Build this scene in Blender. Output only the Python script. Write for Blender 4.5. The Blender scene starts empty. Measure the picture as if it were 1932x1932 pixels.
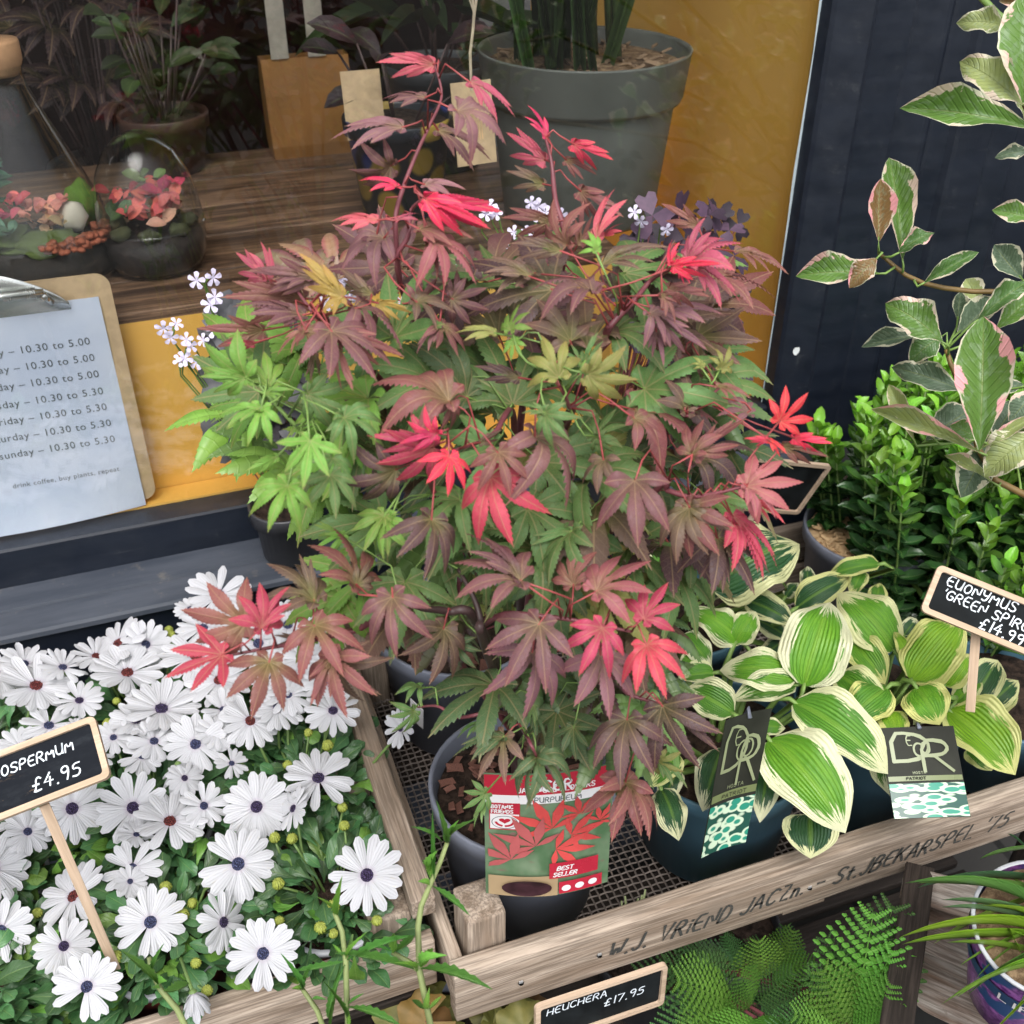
import bpy, bmesh, math, random
import numpy as np
from mathutils import Vector, Matrix, noise

R = math.radians
random.seed(11)
sc = bpy.context.scene
COL = sc.collection

# ------------------------------------------------------------------ camera
FPX, PITCH, YAW, CAMZ = 2049.0, R(34.7), R(19.8), 1.6
CF = Vector((math.sin(YAW)*math.cos(PITCH), math.cos(YAW)*math.cos(PITCH), -math.sin(PITCH)))
CR = Vector((math.cos(YAW), -math.sin(YAW), 0))
CU = CR.cross(CF)
CP = Vector((0, 0, CAMZ))
cam_d = bpy.data.cameras.new('camera'); cam = bpy.data.objects.new('camera', cam_d); COL.objects.link(cam)
cam_d.lens = 36*FPX/1932; cam_d.sensor_width = 36; cam_d.clip_start = .02; cam_d.clip_end = 200
cam.matrix_world = Matrix.Translation(CP) @ Matrix((CR, CU, -CF)).transposed().to_4x4()
cam_d.dof.use_dof = True; cam_d.dof.focus_distance = 1.0; cam_d.dof.aperture_fstop = 10.5
sc.camera = cam

# ------------------------------------------------------------------ world, sun, exposure (bright overcast)
w = bpy.data.worlds.new('World'); sc.world = w; w.use_nodes = True
nt = w.node_tree; bg = nt.nodes['Background']
sky = nt.nodes.new('ShaderNodeTexSky'); sky.sky_type = 'NISHITA'; sky.sun_disc = False
SUN_EL, SUN_AZ = R(60), R(200)
sky.sun_elevation = SUN_EL; sky.sun_rotation = SUN_AZ; sky.dust_density = 3; sky.ozone_density = 1
hs = nt.nodes.new('ShaderNodeHueSaturation'); hs.inputs['Saturation'].default_value = .22
nt.links.new(sky.outputs[0], hs.inputs['Color']); nt.links.new(hs.outputs[0], bg.inputs[0])
bg.inputs[1].default_value = .15
sun_d = bpy.data.lights.new('sun', 'SUN'); sun = bpy.data.objects.new('sun', sun_d); COL.objects.link(sun)
sun_d.energy = 1.05; sun_d.angle = R(35); sun_d.color = (1, .97, .93)
sdir = Vector((math.sin(SUN_AZ)*math.cos(SUN_EL), math.cos(SUN_AZ)*math.cos(SUN_EL), math.sin(SUN_EL)))
sun.rotation_euler = sdir.to_track_quat('Z', 'Y').to_euler()
sc.view_settings.view_transform = 'Standard'; sc.view_settings.look = 'None'
sc.view_settings.exposure = 1.06; sc.view_settings.gamma = 1; sc.view_settings.use_curve_mapping = False
try:
    sc.cycles.max_bounces = 8; sc.cycles.transparent_max_bounces = 8; sc.cycles.caustics_refractive = False
    sc.cycles.caustics_reflective = False
except Exception: pass

# ------------------------------------------------------------------ points from the photograph's view
CROP = dict(A=(0,0,1.48615), B=(1200,0,1.48615), C=(2434,0,1.48615), D=(0,1200,1.48615), E=(1200,1200,1.48615),
            G=(2434,1200,1.48615), H=(0,2434,1.48615), I=(1200,2434,1.48615), J=(2434,2434,1.48615),
            F=(2900,0,2.3165), L=(2900,700,2.3165), S=(0,0,1932/3734.))
def px(c, x, y):
    ox, oy, s = CROP[c]
    return ((ox+x/s)*1932/3734., (oy+y/s)*1932/3734.)
def ray(p): return CF + CR*((p[0]-966)/FPX) - CU*((p[1]-966)/FPX)
def at(p, X=None, Y=None, Z=None, D=None):
    d = ray(p)
    if D is not None: return CP + d*D
    if X is not None: return CP + d*((X-CP.x)/d.x)
    if Y is not None: return CP + d*((Y-CP.y)/d.y)
    return CP + d*((Z-CP.z)/d.z)
def on_plane(p, P0, n):
    d = ray(p); return CP + d*((P0-CP).dot(n)/d.dot(n))
def proj(P):
    v = P-CP; z = v.dot(CF); return (966+FPX*v.dot(CR)/z, 966-FPX*v.dot(CU)/z, z)

# ------------------------------------------------------------------ objects
def tag(o, label=None, cat=None, group=None, kind=None):
    if label: o['label'] = label
    if cat: o['category'] = cat
    if group: o['group'] = group
    if kind: o['kind'] = kind
    return o
def thing(name, loc, label, cat, group=None):
    o = bpy.data.objects.new(name, None); COL.objects.link(o); o.location = loc; o.empty_display_size = .05
    return tag(o, label, cat, group)
ORIG = {}
def link(name, me, parent=None, M=None, color=None):
    """link mesh at world matrix M under parent (parents here carry no rotation unless given in ORIG)"""
    o = bpy.data.objects.new(name, me); COL.objects.link(o)
    M = M or Matrix()
    if parent is not None:
        o.parent = parent
        P = ORIG.get(parent.name) or Matrix.Translation(parent.location)
        o.matrix_basis = P.inverted() @ M
    else: o.matrix_basis = M
    ORIG[o.name] = M.copy()
    if color is not None: o.color = color
    return o
class MB:
    def __init__(s): s.v = []; s.f = []; s.uv = []; s.mi = []; s.cur = 0
    def add(s, vs, fs, uvs=None):
        b = len(s.v); s.v += [tuple(v) for v in vs]
        for k, f in enumerate(fs):
            s.f.append(tuple(b+i for i in f)); s.mi.append(s.cur)
            s.uv.append([uvs[i] for i in f] if uvs else [(0, 0)]*len(f))
    def box(s, c, d, M=None):
        x, y, z = d[0]/2, d[1]/2, d[2]/2
        vs = [Vector((c[0]+a*x, c[1]+b*y, c[2]+e*z)) for a in (-1, 1) for b in (-1, 1) for e in (-1, 1)]
        if M: vs = [M @ v for v in vs]
        s.add(vs, [(0,1,3,2),(4,6,7,5),(0,4,5,1),(2,3,7,6),(0,2,6,4),(1,5,7,3)])
    def tube(s, pts, rad, n=6, cap=True):
        pts = [Vector(p) for p in pts]; m = len(pts); rings = []
        up = Vector((.3, .2, 1)).normalized()
        for i, p in enumerate(pts):
            t = (pts[min(i+1, m-1)]-pts[max(i-1, 0)])
            t = t.normalized() if t.length > 1e-9 else Vector((0,0,1))
            a = t.cross(up)
            if a.length < .05: a = t.cross(Vector((1,0,0)))
            a.normalize(); b = t.cross(a)
            r = rad[i] if isinstance(rad, (list, tuple)) else rad
            rings += [p+a*(r*math.cos(2*math.pi*k/n))+b*(r*math.sin(2*math.pi*k/n)) for k in range(n)]
        fs = [(i*n+k, i*n+(k+1) % n, (i+1)*n+(k+1) % n, (i+1)*n+k) for i in range(m-1) for k in range(n)]
        if cap: fs += [tuple(range(n))[::-1], tuple((m-1)*n+k for k in range(n))]
        s.add(rings, fs)
    def lathe(s, c, prof, n=40, M=None):
        vs = []
        for r, z in prof:
            for k in range(n):
                a = 2*math.pi*k/n; vs.append(Vector((c[0]+r*math.cos(a), c[1]+r*math.sin(a), c[2]+z)))
        if M: vs = [M @ v for v in vs]
        m = len(prof)
        s.add(vs, [(i*n+k, i*n+(k+1) % n, (i+1)*n+(k+1) % n, (i+1)*n+k) for i in range(m-1) for k in range(n)])
    def mesh(s, name, mats, smooth=False):
        me = bpy.data.meshes.new(name); me.from_pydata(s.v, [], s.f)
        uv = me.uv_layers.new(name='UVMap')
        uv.data.foreach_set('uv', [c for f in s.uv for p in f for c in p])
        for m in (mats if isinstance(mats, (list, tuple)) else [mats]): me.materials.append(m)
        me.polygons.foreach_set('material_index', s.mi)
        me.polygons.foreach_set('use_smooth', [smooth]*len(s.f)); me.update()
        return me
    def build(s, name, mats, parent=None, smooth=False, center=True):
        if center:
            lo = Vector([min(v[i] for v in s.v) for i in range(3)]); hi = Vector([max(v[i] for v in s.v) for i in range(3)])
            c = (lo+hi)/2; s.v = [tuple(Vector(v)-c) for v in s.v]
        else: c = Vector()
        return link(name, s.mesh(name, mats, smooth), parent, Matrix.Translation(c))
def bevel_box(name, size, mat, parent, M, bev=.002, wob=0.0, seg=2):
    """size = (x,y,z) with the grain along local x"""
    bm = bmesh.new(); bmesh.ops.create_cube(bm, size=1)
    bmesh.ops.scale(bm, vec=size, verts=bm.verts)
    if wob:
        es = [e for e in bm.edges if abs((e.verts[0].co-e.verts[1].co).x) > size[0]*.5]
        bmesh.ops.subdivide_edges(bm, edges=es, cuts=max(2, int(size[0]/.06)), use_grid_fill=True)
    bmesh.ops.bevel(bm, geom=[e for e in bm.edges if e.calc_face_angle(0) > .5], offset=bev, segments=seg, affect='EDGES', profile=.6)
    if wob:
        sd = random.random()*50
        for v in bm.verts:
            n = noise.noise_vector(v.co*9+Vector((sd, 0, 0)))
            v.co += Vector((0, n.y, n.z))*wob
    me = bpy.data.meshes.new(name); bm.to_mesh(me); bm.free(); me.materials.append(mat)
    me.polygons.foreach_set('use_smooth', [True]*len(me.polygons)); me.update()
    return link(name, me, parent, M)
def T(x, y, z): return Matrix.Translation((x, y, z))
RX, RY, RZ = (lambda a: Matrix.Rotation(a, 4, 'X')), (lambda a: Matrix.Rotation(a, 4, 'Y')), (lambda a: Matrix.Rotation(a, 4, 'Z'))

# ------------------------------------------------------------------ node helpers
class NT:
    def __init__(s, name):
        s.m = bpy.data.materials.new(name); s.m.use_nodes = True; s.t = s.m.node_tree
        s.b = s.t.nodes['Principled BSDF']; s.out = s.t.nodes['Material Output']
    def n(s, ty, **kw):
        nd = s.t.nodes.new('ShaderNode'+ty)
        ins = kw.pop('ins', {})
        for k, v in kw.items(): setattr(nd, k, v)
        for k, v in ins.items(): s.put(nd.inputs[k], v)
        return nd
    def put(s, sock, v):
        if isinstance(v, bpy.types.NodeSocket): s.t.links.new(v, sock)
        elif isinstance(v, bpy.types.Node): s.t.links.new(v.outputs[0], sock)
        else:
            if isinstance(v, tuple) and len(v) == 3 and sock.type == 'RGBA': v = v+(1,)
            sock.default_value = v
    def math(s, op, a, b=0., c=None, clamp=False):
        nd = s.n('Math', operation=op, use_clamp=clamp); s.put(nd.inputs[0], a); s.put(nd.inputs[1], b)
        if c is not None: s.put(nd.inputs[2], c)
        return nd.outputs[0]
    def ramp(s, x, a, b, lo=0., hi=1.):
        nd = s.n('MapRange', interpolation_type='SMOOTHSTEP')
        for k, v in zip(('Value','From Min','From Max','To Min','To Max'), (x, a, b, lo, hi)): s.put(nd.inputs[k], v)
        return nd.outputs[0]
    def mix(s, f, a, b, blend='MIX'):
        nd = s.n('Mix', data_type='RGBA', blend_type=blend, clamp_factor=True)
        s.put(nd.inputs[0], f); s.put(nd.inputs[6], a); s.put(nd.inputs[7], b); return nd.outputs[2]
    def noise(s, vec, scale, detail=4., rough=.55, dist=0.):
        nd = s.n('TexNoise', ins={'Scale': scale, 'Detail': detail, 'Roughness': rough, 'Distortion': dist})
        if vec is not None: s.put(nd.inputs['Vector'], vec)
        return nd.outputs[0]
    def obj(s): return s.n('TexCoord').outputs['Object']
    def uv(s): return s.n('TexCoord').outputs['UV']
    def mapping(s, vec, scale=(1,1,1), loc=(0,0,0), rot=(0,0,0)):
        nd = s.n('Mapping'); s.put(nd.inputs[0], vec); nd.inputs['Scale'].default_value = scale
        nd.inputs['Rotation'].default_value = rot
        s.put(nd.inputs['Location'], loc)
        return nd.outputs[0]
    def bump(s, h, strength=.3, dist=.002):
        nd = s.n('Bump', ins={'Height': h, 'Strength': strength, 'Distance': dist}); s.put(s.b.inputs['Normal'], nd.outputs[0]); return nd
    def set(s, **kw):
        names = dict(color='Base Color', rough='Roughness', metal='Metallic', spec='Specular IOR Level', alpha='Alpha', trans='Transmission Weight', ior='IOR', coat='Coat Weight')
        for k, v in kw.items(): s.put(s.b.inputs[names[k]], v)
        return s
def simple(name, col, rough=.6, var=.15, scale=30, bump=0., metal=0., spec=.5, coat=0.):
    q = NT(name); o = q.obj(); nz = q.noise(o, scale, 5)
    q.set(color=q.mix(q.ramp(nz, .3, .7), tuple(c*(1-var) for c in col), tuple(c*(1+var) for c in col)), metal=metal, spec=spec, coat=coat)
    q.set(rough=q.ramp(nz, .2, .8, rough-.08, rough+.08))
    if bump: q.bump(q.noise(o, scale*3, 6), bump)
    return q.m
def wood(name, light, dark, scale=1., rough=.8, knots=.5, lines=1.):
    q = NT(name); o = q.obj(); rnd = q.n('ObjectInfo').outputs['Random']
    sh = q.math('MULTIPLY', rnd, 7.3)
    cb = q.n('CombineXYZ', ins={'X': sh, 'Y': sh, 'Z': sh})
    v = q.mapping(o, (3*scale, 38*scale, 38*scale), loc=cb.outputs[0])
    wv = q.noise(v, 1.6, 7, .62, .6)
    v2 = q.mapping(o, (8*scale, 190*scale, 190*scale), loc=cb.outputs[0])
    fine = q.noise(v2, 2., 5, .6, .2)
    big = q.noise(q.mapping(o, (5, 9, 9), loc=cb.outputs[0]), 1.5, 3)
    c = q.mix(q.ramp(wv, .33, .68), dark, light)
    c = q.mix(q.math('MULTIPLY', q.ramp(fine, .60, .40), .55*lines), c, tuple(x*.35 for x in dark))
    c = q.mix(q.math('MULTIPLY', q.ramp(big, .5, .72), knots), c, tuple((x+y)*.27 for x, y in zip(light, dark)))
    st = q.noise(q.mapping(o, (30, 30, 30), loc=cb.outputs[0]), 2., 6, .7)
    c = q.mix(q.math('MULTIPLY', q.ramp(st, .62, .75), .5), c, tuple(x*.5 for x in dark))
    hv = q.n('HueSaturation', ins={'Color': c, 'Value': q.math('MULTIPLY_ADD', rnd, .3, .85)})
    q.set(color=hv.outputs[0], rough=rough, spec=.25)
    q.bump(q.math('ADD', q.math('MULTIPLY', wv, .6), fine), .55, .0012)
    return q.m

def leaf_shader(q, col, rough, bump, trans=.22, back=None, spec=.45, tcol=None):
    """principled plus translucency"""
    q.set(color=col, rough=rough, spec=spec)
    tr = q.n('BsdfTranslucent'); q.put(tr.inputs[0], col if tcol else q.mix(.35, col, (.5, .6, .1), 'SOFT_LIGHT'))
    if bump is not None:
        b = q.n('Bump', ins={'Height': bump, 'Strength': .5, 'Distance': .0015})
        q.put(q.b.inputs['Normal'], b.outputs[0])
    mx = q.n('MixShader', ins={0: trans}); q.put(mx.inputs[1], q.b.outputs[0]); q.put(mx.inputs[2], tr.outputs[0])
    q.put(q.out.inputs[0], mx.outputs[0])
    return q.m
def leaf_color_source(q, attr):
    if attr:
        a = q.n('Attribute', attribute_name='col', attribute_type='GEOMETRY'); return a.outputs['Color'], .3, .5
    oi = q.n('ObjectInfo'); return oi.outputs['Color'], oi.outputs['Alpha'], oi.outputs['Random']
def maple_mat():
    q = NT('maple_leaf'); c0, al, rn = leaf_color_source(q, False)
    uv = q.n('SeparateXYZ', ins={0: q.uv()}); u = q.math('ABSOLUTE', uv.outputs[0]); v = uv.outputs[1]
    hv = q.n('HueSaturation', ins={'Color': c0, 'Hue': q.math('MULTIPLY_ADD', rn, .02, .49), 'Value': q.math('MULTIPLY_ADD', rn, .34, .83)})
    o = q.obj(); nz = q.noise(o, 3.2, 4, .6)
    sh = q.math('MULTIPLY', rn, 9.); nz2 = q.noise(q.mapping(o, (1,1,1), loc=q.n('CombineXYZ', ins={'X': sh, 'Y': sh}).outputs[0]), 1.7, 3)
    c = q.mix(q.math('MULTIPLY', q.ramp(nz, .4, .7), .35), hv.outputs[0], q.mix(1., hv.outputs[0], (1.35, 1.2, 1.25), 'MULTIPLY'))
    cg = q.mix(q.math('MULTIPLY', q.ramp(q.math('ADD', v, q.math('MULTIPLY', nz2, .5)), .85, .2), al), c, (.15, .17, .035))
    # fine net of veins
    vo = q.n('TexVoronoi', feature='DISTANCE_TO_EDGE', ins={'Vector': o, 'Scale': 22.})
    net = q.ramp(vo.outputs['Distance'], .06, .0)
    sv = q.math('PINGPONG', q.math('SUBTRACT', q.math('MULTIPLY', v, 9.), q.math('MULTIPLY', u, 11.)), .5)
    side = q.math('MULTIPLY', q.ramp(sv, .07, .0), .5)
    mid = q.ramp(u, .012, .004)
    vein = q.math('MAXIMUM', q.math('MAXIMUM', q.math('MULTIPLY', mid, .7), q.math('MULTIPLY', side, .75)), q.math('MULTIPLY', net, .24))
    cg = q.mix(q.math('MULTIPLY', q.ramp(q.math('ADD', v, q.math('MULTIPLY', nz, .5)), .8, 1.3), .55), cg, q.mix(1., c0, (1.25, .75, .85), 'MULTIPLY'))
    blot = q.noise(q.mapping(o, (1, 1, 1), loc=(3, 1, 0)), 7., 5, .65); cg = q.mix(q.math('MULTIPLY', q.ramp(blot, .5, .75), .35), cg, q.mix(1., cg, (.5, .55, .5), 'MULTIPLY'))
    cc = q.mix(vein, cg, q.mix(.5, cg, (.45, .31, .16)))
    # pale specks
    sp = q.n('TexVoronoi', ins={'Vector': o, 'Scale': 9.}); cc = q.mix(q.math('MULTIPLY', q.ramp(sp.outputs['Distance'], .045, .02), .7), cc, (.6, .55, .4))
    h = q.math('ADD', q.math('MULTIPLY', vein, -1.2), q.math('MULTIPLY', nz, .6))
    return leaf_shader(q, cc, .50, h, .18, spec=.42, tcol=True)
def green_mat(name, rough=.38, attr=False, trans=.2, vein=.4, spec=.5):
    q = NT(name); c0, al, rn = leaf_color_source(q, attr)
    uv = q.n('SeparateXYZ', ins={0: q.uv()}); u = q.math('ABSOLUTE', uv.outputs[0]); v = uv.outputs[1]
    o = q.obj(); nz = q.noise(o, 2.4 if not attr else 60., 4, .6)
    rr = rn if not attr else q.noise(o, 35., 1)
    hv = q.n('HueSaturation', ins={'Color': c0, 'Value': q.math('MULTIPLY_ADD', rr, .6, .7), 'Hue': q.math('MULTIPLY_ADD', rr, .03, .485)})
    c = q.mix(q.ramp(nz, .3, .75), hv.outputs[0], q.mix(1., hv.outputs[0], (1.45, 1.3, 1.3), 'MULTIPLY'))
    mid = q.math('MULTIPLY', q.ramp(u, .10, .03), vein)
    sv = q.math('PINGPONG', q.math('SUBTRACT', q.math('MULTIPLY', v, 7.), q.math('MULTIPLY', u, 2.)), .5)
    c = q.mix(mid, c, q.mix(.5, c, (.35, .5, .15)))
    h = q.math('ADD', q.math('MULTIPLY', mid, -1.), q.math('MULTIPLY', q.ramp(sv, .12, 0.), -.4))
    return leaf_shader(q, c, rough, h, trans, spec=spec)
def hosta_mat():
    q = NT('hosta_leaf'); c0, al, rn = leaf_color_source(q, False)
    uv = q.n('SeparateXYZ', ins={0: q.uv()}); us = uv.outputs[0]; u = q.math('ABSOLUTE', us); v = uv.outputs[1]
    # streaks that follow the veins: noise high across, low along
    sh = q.math('MULTIPLY', rn, 13.)
    vec = q.n('CombineXYZ', ins={'X': q.math('ADD', q.math('MULTIPLY', us, 12.), sh), 'Y': q.math('MULTIPLY', v, 3.2), 'Z': sh}).outputs[0]
    st = q.noise(vec, 1., 5, .65)
    low = q.noise(q.n('CombineXYZ', ins={'X': q.math('MULTIPLY', us, 1.6), 'Y': q.math('MULTIPLY', v, 2.), 'Z': sh}).outputs[0], 1.2, 2)
    thr = q.math('ADD', q.math('MULTIPLY', q.math('SUBTRACT', st, .5), 1.1), q.math('MULTIPLY', q.math('SUBTRACT', low, .5), .7))
    e = q.math('MAXIMUM', u, q.math('MULTIPLY_ADD', v, 1.15, -.25))
    e = q.math('ADD', e, q.math('MULTIPLY', thr, .85))
    m = q.ramp(e, .66, .71)
    m2 = q.ramp(e, .52, .60)                     # paler green zone inside the margin
    cream = q.mix(al, (.72, .72, .50), (.66, .66, .23))
    g = q.mix(q.ramp(st, .35, .65), q.mix(1., c0, (.75, .82, .8), 'MULTIPLY'), q.mix(1., c0, (1.25, 1.12, 1.1), 'MULTIPLY'))
    ctr = q.math('MULTIPLY', q.ramp(u, .16, .0), .35)
    g = q.mix(ctr, g, (.25, .42, .05))
    g = q.mix(q.math('MULTIPLY', m2, .5), g, q.mix(1., c0, (.7, .75, 1.3), 'MULTIPLY'))
    c = q.mix(m, g, cream)
    fv = q.math('PINGPONG', q.math('MULTIPLY', u, 8.5), .5)
    groove = q.ramp(fv, .16, .0)
    c = q.mix(q.math('MULTIPLY', groove, .17), c, q.mix(1., c, (.55, .6, .4), 'MULTIPLY'))
    q.set(rough=.42)
    h = q.math('ADD', q.math('MULTIPLY', q.math('SINE', q.math('MULTIPLY', u, 53.4)), .8), q.math('ADD', q.math('MULTIPLY', st, .4), q.math('MULTIPLY', q.noise(q.obj(), 14., 3), 1.6)))
    m_ = leaf_shader(q, c, .42, None, .2)
    b = q.n('Bump', ins={'Height': h, 'Strength': .45, 'Distance': .0018}); q.put(q.b.inputs['Normal'], b.outputs[0])
    return m_
def photinia_mat():
    q = NT('variegated_leaf'); c0, al, rn = leaf_color_source(q, False)
    uv = q.n('SeparateXYZ', ins={0: q.uv()}); us = uv.outputs[0]; u = q.math('ABSOLUTE', us); v = uv.outputs[1]
    sh = q.math('MULTIPLY', rn, 17.)
    vec = q.n('CombineXYZ', ins={'X': q.math('MULTIPLY', us, 1.3), 'Y': q.math('MULTIPLY', v, 4.5), 'Z': sh}).outputs[0]
    a = q.noise(vec, 2.2, 5, .6, .5); b_ = q.noise(q.mapping(vec, loc=(4, 2, 0)), .9, 3, .5)
    e = q.math('ADD', q.math('ADD', u, q.math('MULTIPLY', q.math('SUBTRACT', a, .5), .75)), q.math('MULTIPLY', q.math('SUBTRACT', b_, .5), 1.3))
    edge = q.ramp(e, .80, .85)
    rim = q.ramp(u, .90, .96)
    m = q.math('MAXIMUM', edge, rim)
    white = q.mix(q.math('MULTIPLY', q.ramp(b_, .4, .62), al), (.66, .66, .48), (.80, .36, .38))
    grey = q.ramp(a, .50, .62)
    g = q.mix(q.math('MULTIPLY', grey, .5), c0, q.mix(.6, c0, (.30, .38, .27)))
    c = q.mix(m, g, white)
    mid = q.ramp(u, .05, .015); c = q.mix(q.math('MULTIPLY', mid, .5), c, (.25, .30, .10))
    sv = q.math('PINGPONG', q.math('SUBTRACT', q.math('MULTIPLY', v, 13.), q.math('MULTIPLY', u, 2.6)), .5)
    h = q.math('ADD', q.math('MULTIPLY', mid, -1.2), q.math('MULTIPLY', q.ramp(sv, .2, .0), -.8))
    return leaf_shader(q, c, .36, h, .22)

M_MAPLE = maple_mat(); M_HOSTA = hosta_mat(); M_PHOT = photinia_mat()
M_GREEN = green_mat('green_leaf'); M_GREEN_S = green_mat('green_leaf_mass', attr=True)
M_GLOSS = green_mat('glossy_leaf', rough=.26, trans=.12, spec=.6); M_GLOSS_S = green_mat('glossy_leaf_mass', rough=.26, attr=True, trans=.12, spec=.6)
M_DULL = green_mat('dull_leaf', rough=.55, trans=.1, vein=.2, spec=.3)
M_CRATE = wood('weathered_wood', (.52, .425, .34), (.25, .185, .135), knots=.8)
M_DWOOD = wood('dark_stained_wood', (.26, .155, .09), (.06, .034, .021), rough=.5, knots=.2)
M_WHITEWASH = wood('whitewashed_wood', (.55, .49, .44), (.22, .14, .10), knots=.7)
M_DARKWOOD2 = wood('darkened_wood', (.045, .034, .028), (.02, .015, .012))  # wood colour darkened to carry the shade under the trays
M_LIGHTWOOD = wood('pale_ply', (.60, .45, .33), (.44, .32, .22), lines=.3, knots=.1)
M_BOARD = simple('hardboard', (.52, .38, .22), .6, .12, 60, .1)

def navy():
    q = NT('navy_paint'); o = q.obj()
    n1 = q.noise(q.mapping(o, (1.5, 12, 12)), 3, 5, .6); n2 = q.noise(o, 24, 6, .7); n3 = q.noise(q.mapping(o, (3, 60, 60)), 2, 5)
    c = q.mix(q.ramp(n1, .3, .7), (.0065, .0095, .017), (.012, .016, .026))
    c = q.mix(q.math('MULTIPLY', q.ramp(n2, .60, .78), .55), c, (.06, .065, .07))
    c = q.mix(q.math('MULTIPLY', q.ramp(n3, .66, .8), .5), c, (.10, .10, .10))
    q.set(color=c, rough=q.ramp(n2, .3, .7, .36, .55), spec=.42); q.bump(n1, .08); return q.m
M_NAVY = navy()
def navy_dusty():
    q = NT('dusty_navy_paint'); o = q.obj()
    n1 = q.noise(q.mapping(o, (1.2, 9, 9)), 4, 6, .65); n2 = q.noise(o, 30, 6, .7)
    c = q.mix(q.ramp(n1, .3, .7), (.030, .037, .052), (.058, .066, .084))
    c = q.mix(q.math('MULTIPLY', q.ramp(n2, .58, .75), .5), c, (.16, .145, .12))
    q.set(color=c, rough=.62, spec=.4); q.bump(n2, .2); return q.m
M_NAVYD = navy_dusty()
def yellow():
    q = NT('ochre_paint'); o = q.obj(); n1 = q.noise(o, 2.5, 2); n2 = q.noise(o, 45, 6, .7); n3 = q.noise(q.mapping(o, (8, 8, 60)), 2, 4)
    c = q.mix(q.ramp(n1, .3, .7), (.80, .445, .085), (.85, .50, .11))
    c = q.mix(q.math('MULTIPLY', q.ramp(n2, .68, .76), .6), c, (.16, .09, .04))
    c = q.mix(q.math('MULTIPLY', q.ramp(n3, .5, .9), .05), c, (.7, .5, .25))
    q.set(color=c, rough=.55); return q.m
M_YELLOW = yellow()
def glass(name='window_glass', rough=0.0):
    q = NT(name); q.set(color=(1, 1, 1), rough=rough, trans=1., ior=1.45)
    # let daylight through the pane
    return q.m
def thin_glass(name, tint=(1, 1, 1), ior=1.5, gain=1.7, pw=5.):
    q = NT(name); lw = q.n('LayerWeight', ins={'Blend': .5}); f0 = ((ior-1)/(ior+1))**2
    fr = q.math('MULTIPLY_ADD', q.math('POWER', lw.outputs['Facing'], pw), 1-f0, f0); tr = q.n('BsdfTransparent'); q.put(tr.inputs[0], tint)
    gl = q.n('BsdfGlossy'); gl.inputs['Roughness'].default_value = 0.0
    nz = q.noise(q.obj(), 6, 5, .7)
    mx = q.n('MixShader'); q.put(mx.inputs[0], q.math('MULTIPLY', fr, gain, clamp=True)); q.put(mx.inputs[1], tr.outputs[0]); q.put(mx.inputs[2], gl.outputs[0])
    q.put(q.out.inputs[0], mx.outputs[0]); return q.m
M_PANE = thin_glass('window_glass', (.99, .992, .99), 1.5, 2.0)
M_JAR = thin_glass('jar_glass', (.93, .96, .95), 1.5, 1.25, 3.6)
M_POT = simple('grey_plastic_pot', (.165, .178, .22), .45, .12, 12, .02)
M_TEAL = simple('blue_green_plastic_pot', (.052, .120, .165), .42, .15, 12, .02)
M_GREYPOT = simple('big_grey_pot', (.115, .125, .11), .5, .12, 14, .03)
M_REDPOT = simple('maroon_plastic_pot', (.13, .025, .022), .35, .15, 14)
M_RIM = simple('grey_pot_lining', (.42, .43, .46), .4, .08, 20)
def soilm(name, a, b, sc_=60):
    q = NT(name); o = q.obj(); vo = q.n('TexVoronoi', ins={'Vector': o, 'Scale': float(sc_)}); nz = q.noise(o, sc_*1.5, 6, .7)
    c = q.mix(vo.outputs['Color'], a, b); q.set(color=q.mix(.5, q.mix(q.ramp(nz, .35, .65), a, b), c, 'MULTIPLY'), rough=.9, spec=.2)
    q.set(color=q.mix(q.ramp(nz, .35, .65), a, b)); q.bump(q.math('ADD', nz, vo.outputs['Distance']), .9, .006); return q.m
M_SOIL = soilm('potting_soil', (.012, .008, .006), (.055, .035, .025))
M_STRAW = soilm('straw_soil', (.10, .06, .035), (.30, .21, .12), 50)
M_BARK = simple('bark_chip', (.15, .062, .042), .8, .5, 25, .3)
M_CHIPW = simple('wood_shaving', (.60, .41, .22), .8, .3, 30, .2)
M_METAL = simple('clip_metal', (.62, .64, .62), .22, .1, 10, 0, 1.)
def paperm():
    q = NT('sky_tinted_paper'); o = q.obj(); nz = q.noise(o, 8, 4)
    q.set(color=q.mix(q.ramp(nz, .3, .7), (.50, .58, .72), (.62, .68, .78)), rough=.5, spec=.35); q.bump(nz, .3, .002); return q.m  # cloudy blue tone paints the sky's reflection into the sheet
M_PAPER = paperm()
M_INK = simple('grey_ink', (.13, .15, .16), .6, .05)
def stencilm():
    q = NT('worn_stencil_paint'); o = q.obj(); nz = q.noise(q.mapping(o, (60, 60, 200)), 2.2, 6, .75)
    q.set(color=q.mix(q.ramp(nz, .56, .70), (.04, .04, .036), (.34, .28, .23)), rough=.85); return q.m
M_STENCIL = stencilm()
def chalkboard():
    q = NT('chalkboard'); o = q.obj(); nz = q.noise(q.mapping(o, (8, 22, 22)), 3, 6, .7); n2 = q.noise(o, 12, 5, .6)
    c = q.mix(q.ramp(nz, .45, .8), (.008, .010, .014), (.026, .030, .036))
    c = q.mix(q.math('MULTIPLY', q.ramp(q.noise(q.mapping(o, (30, 130, 30)), 1.3, 6, .75), .60, .68), q.ramp(n2, .50, .62)), c, (.34, .22, .13))
    q.set(color=c, rough=.75, spec=.12); return q.m
M_CHALKB = chalkboard()
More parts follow.
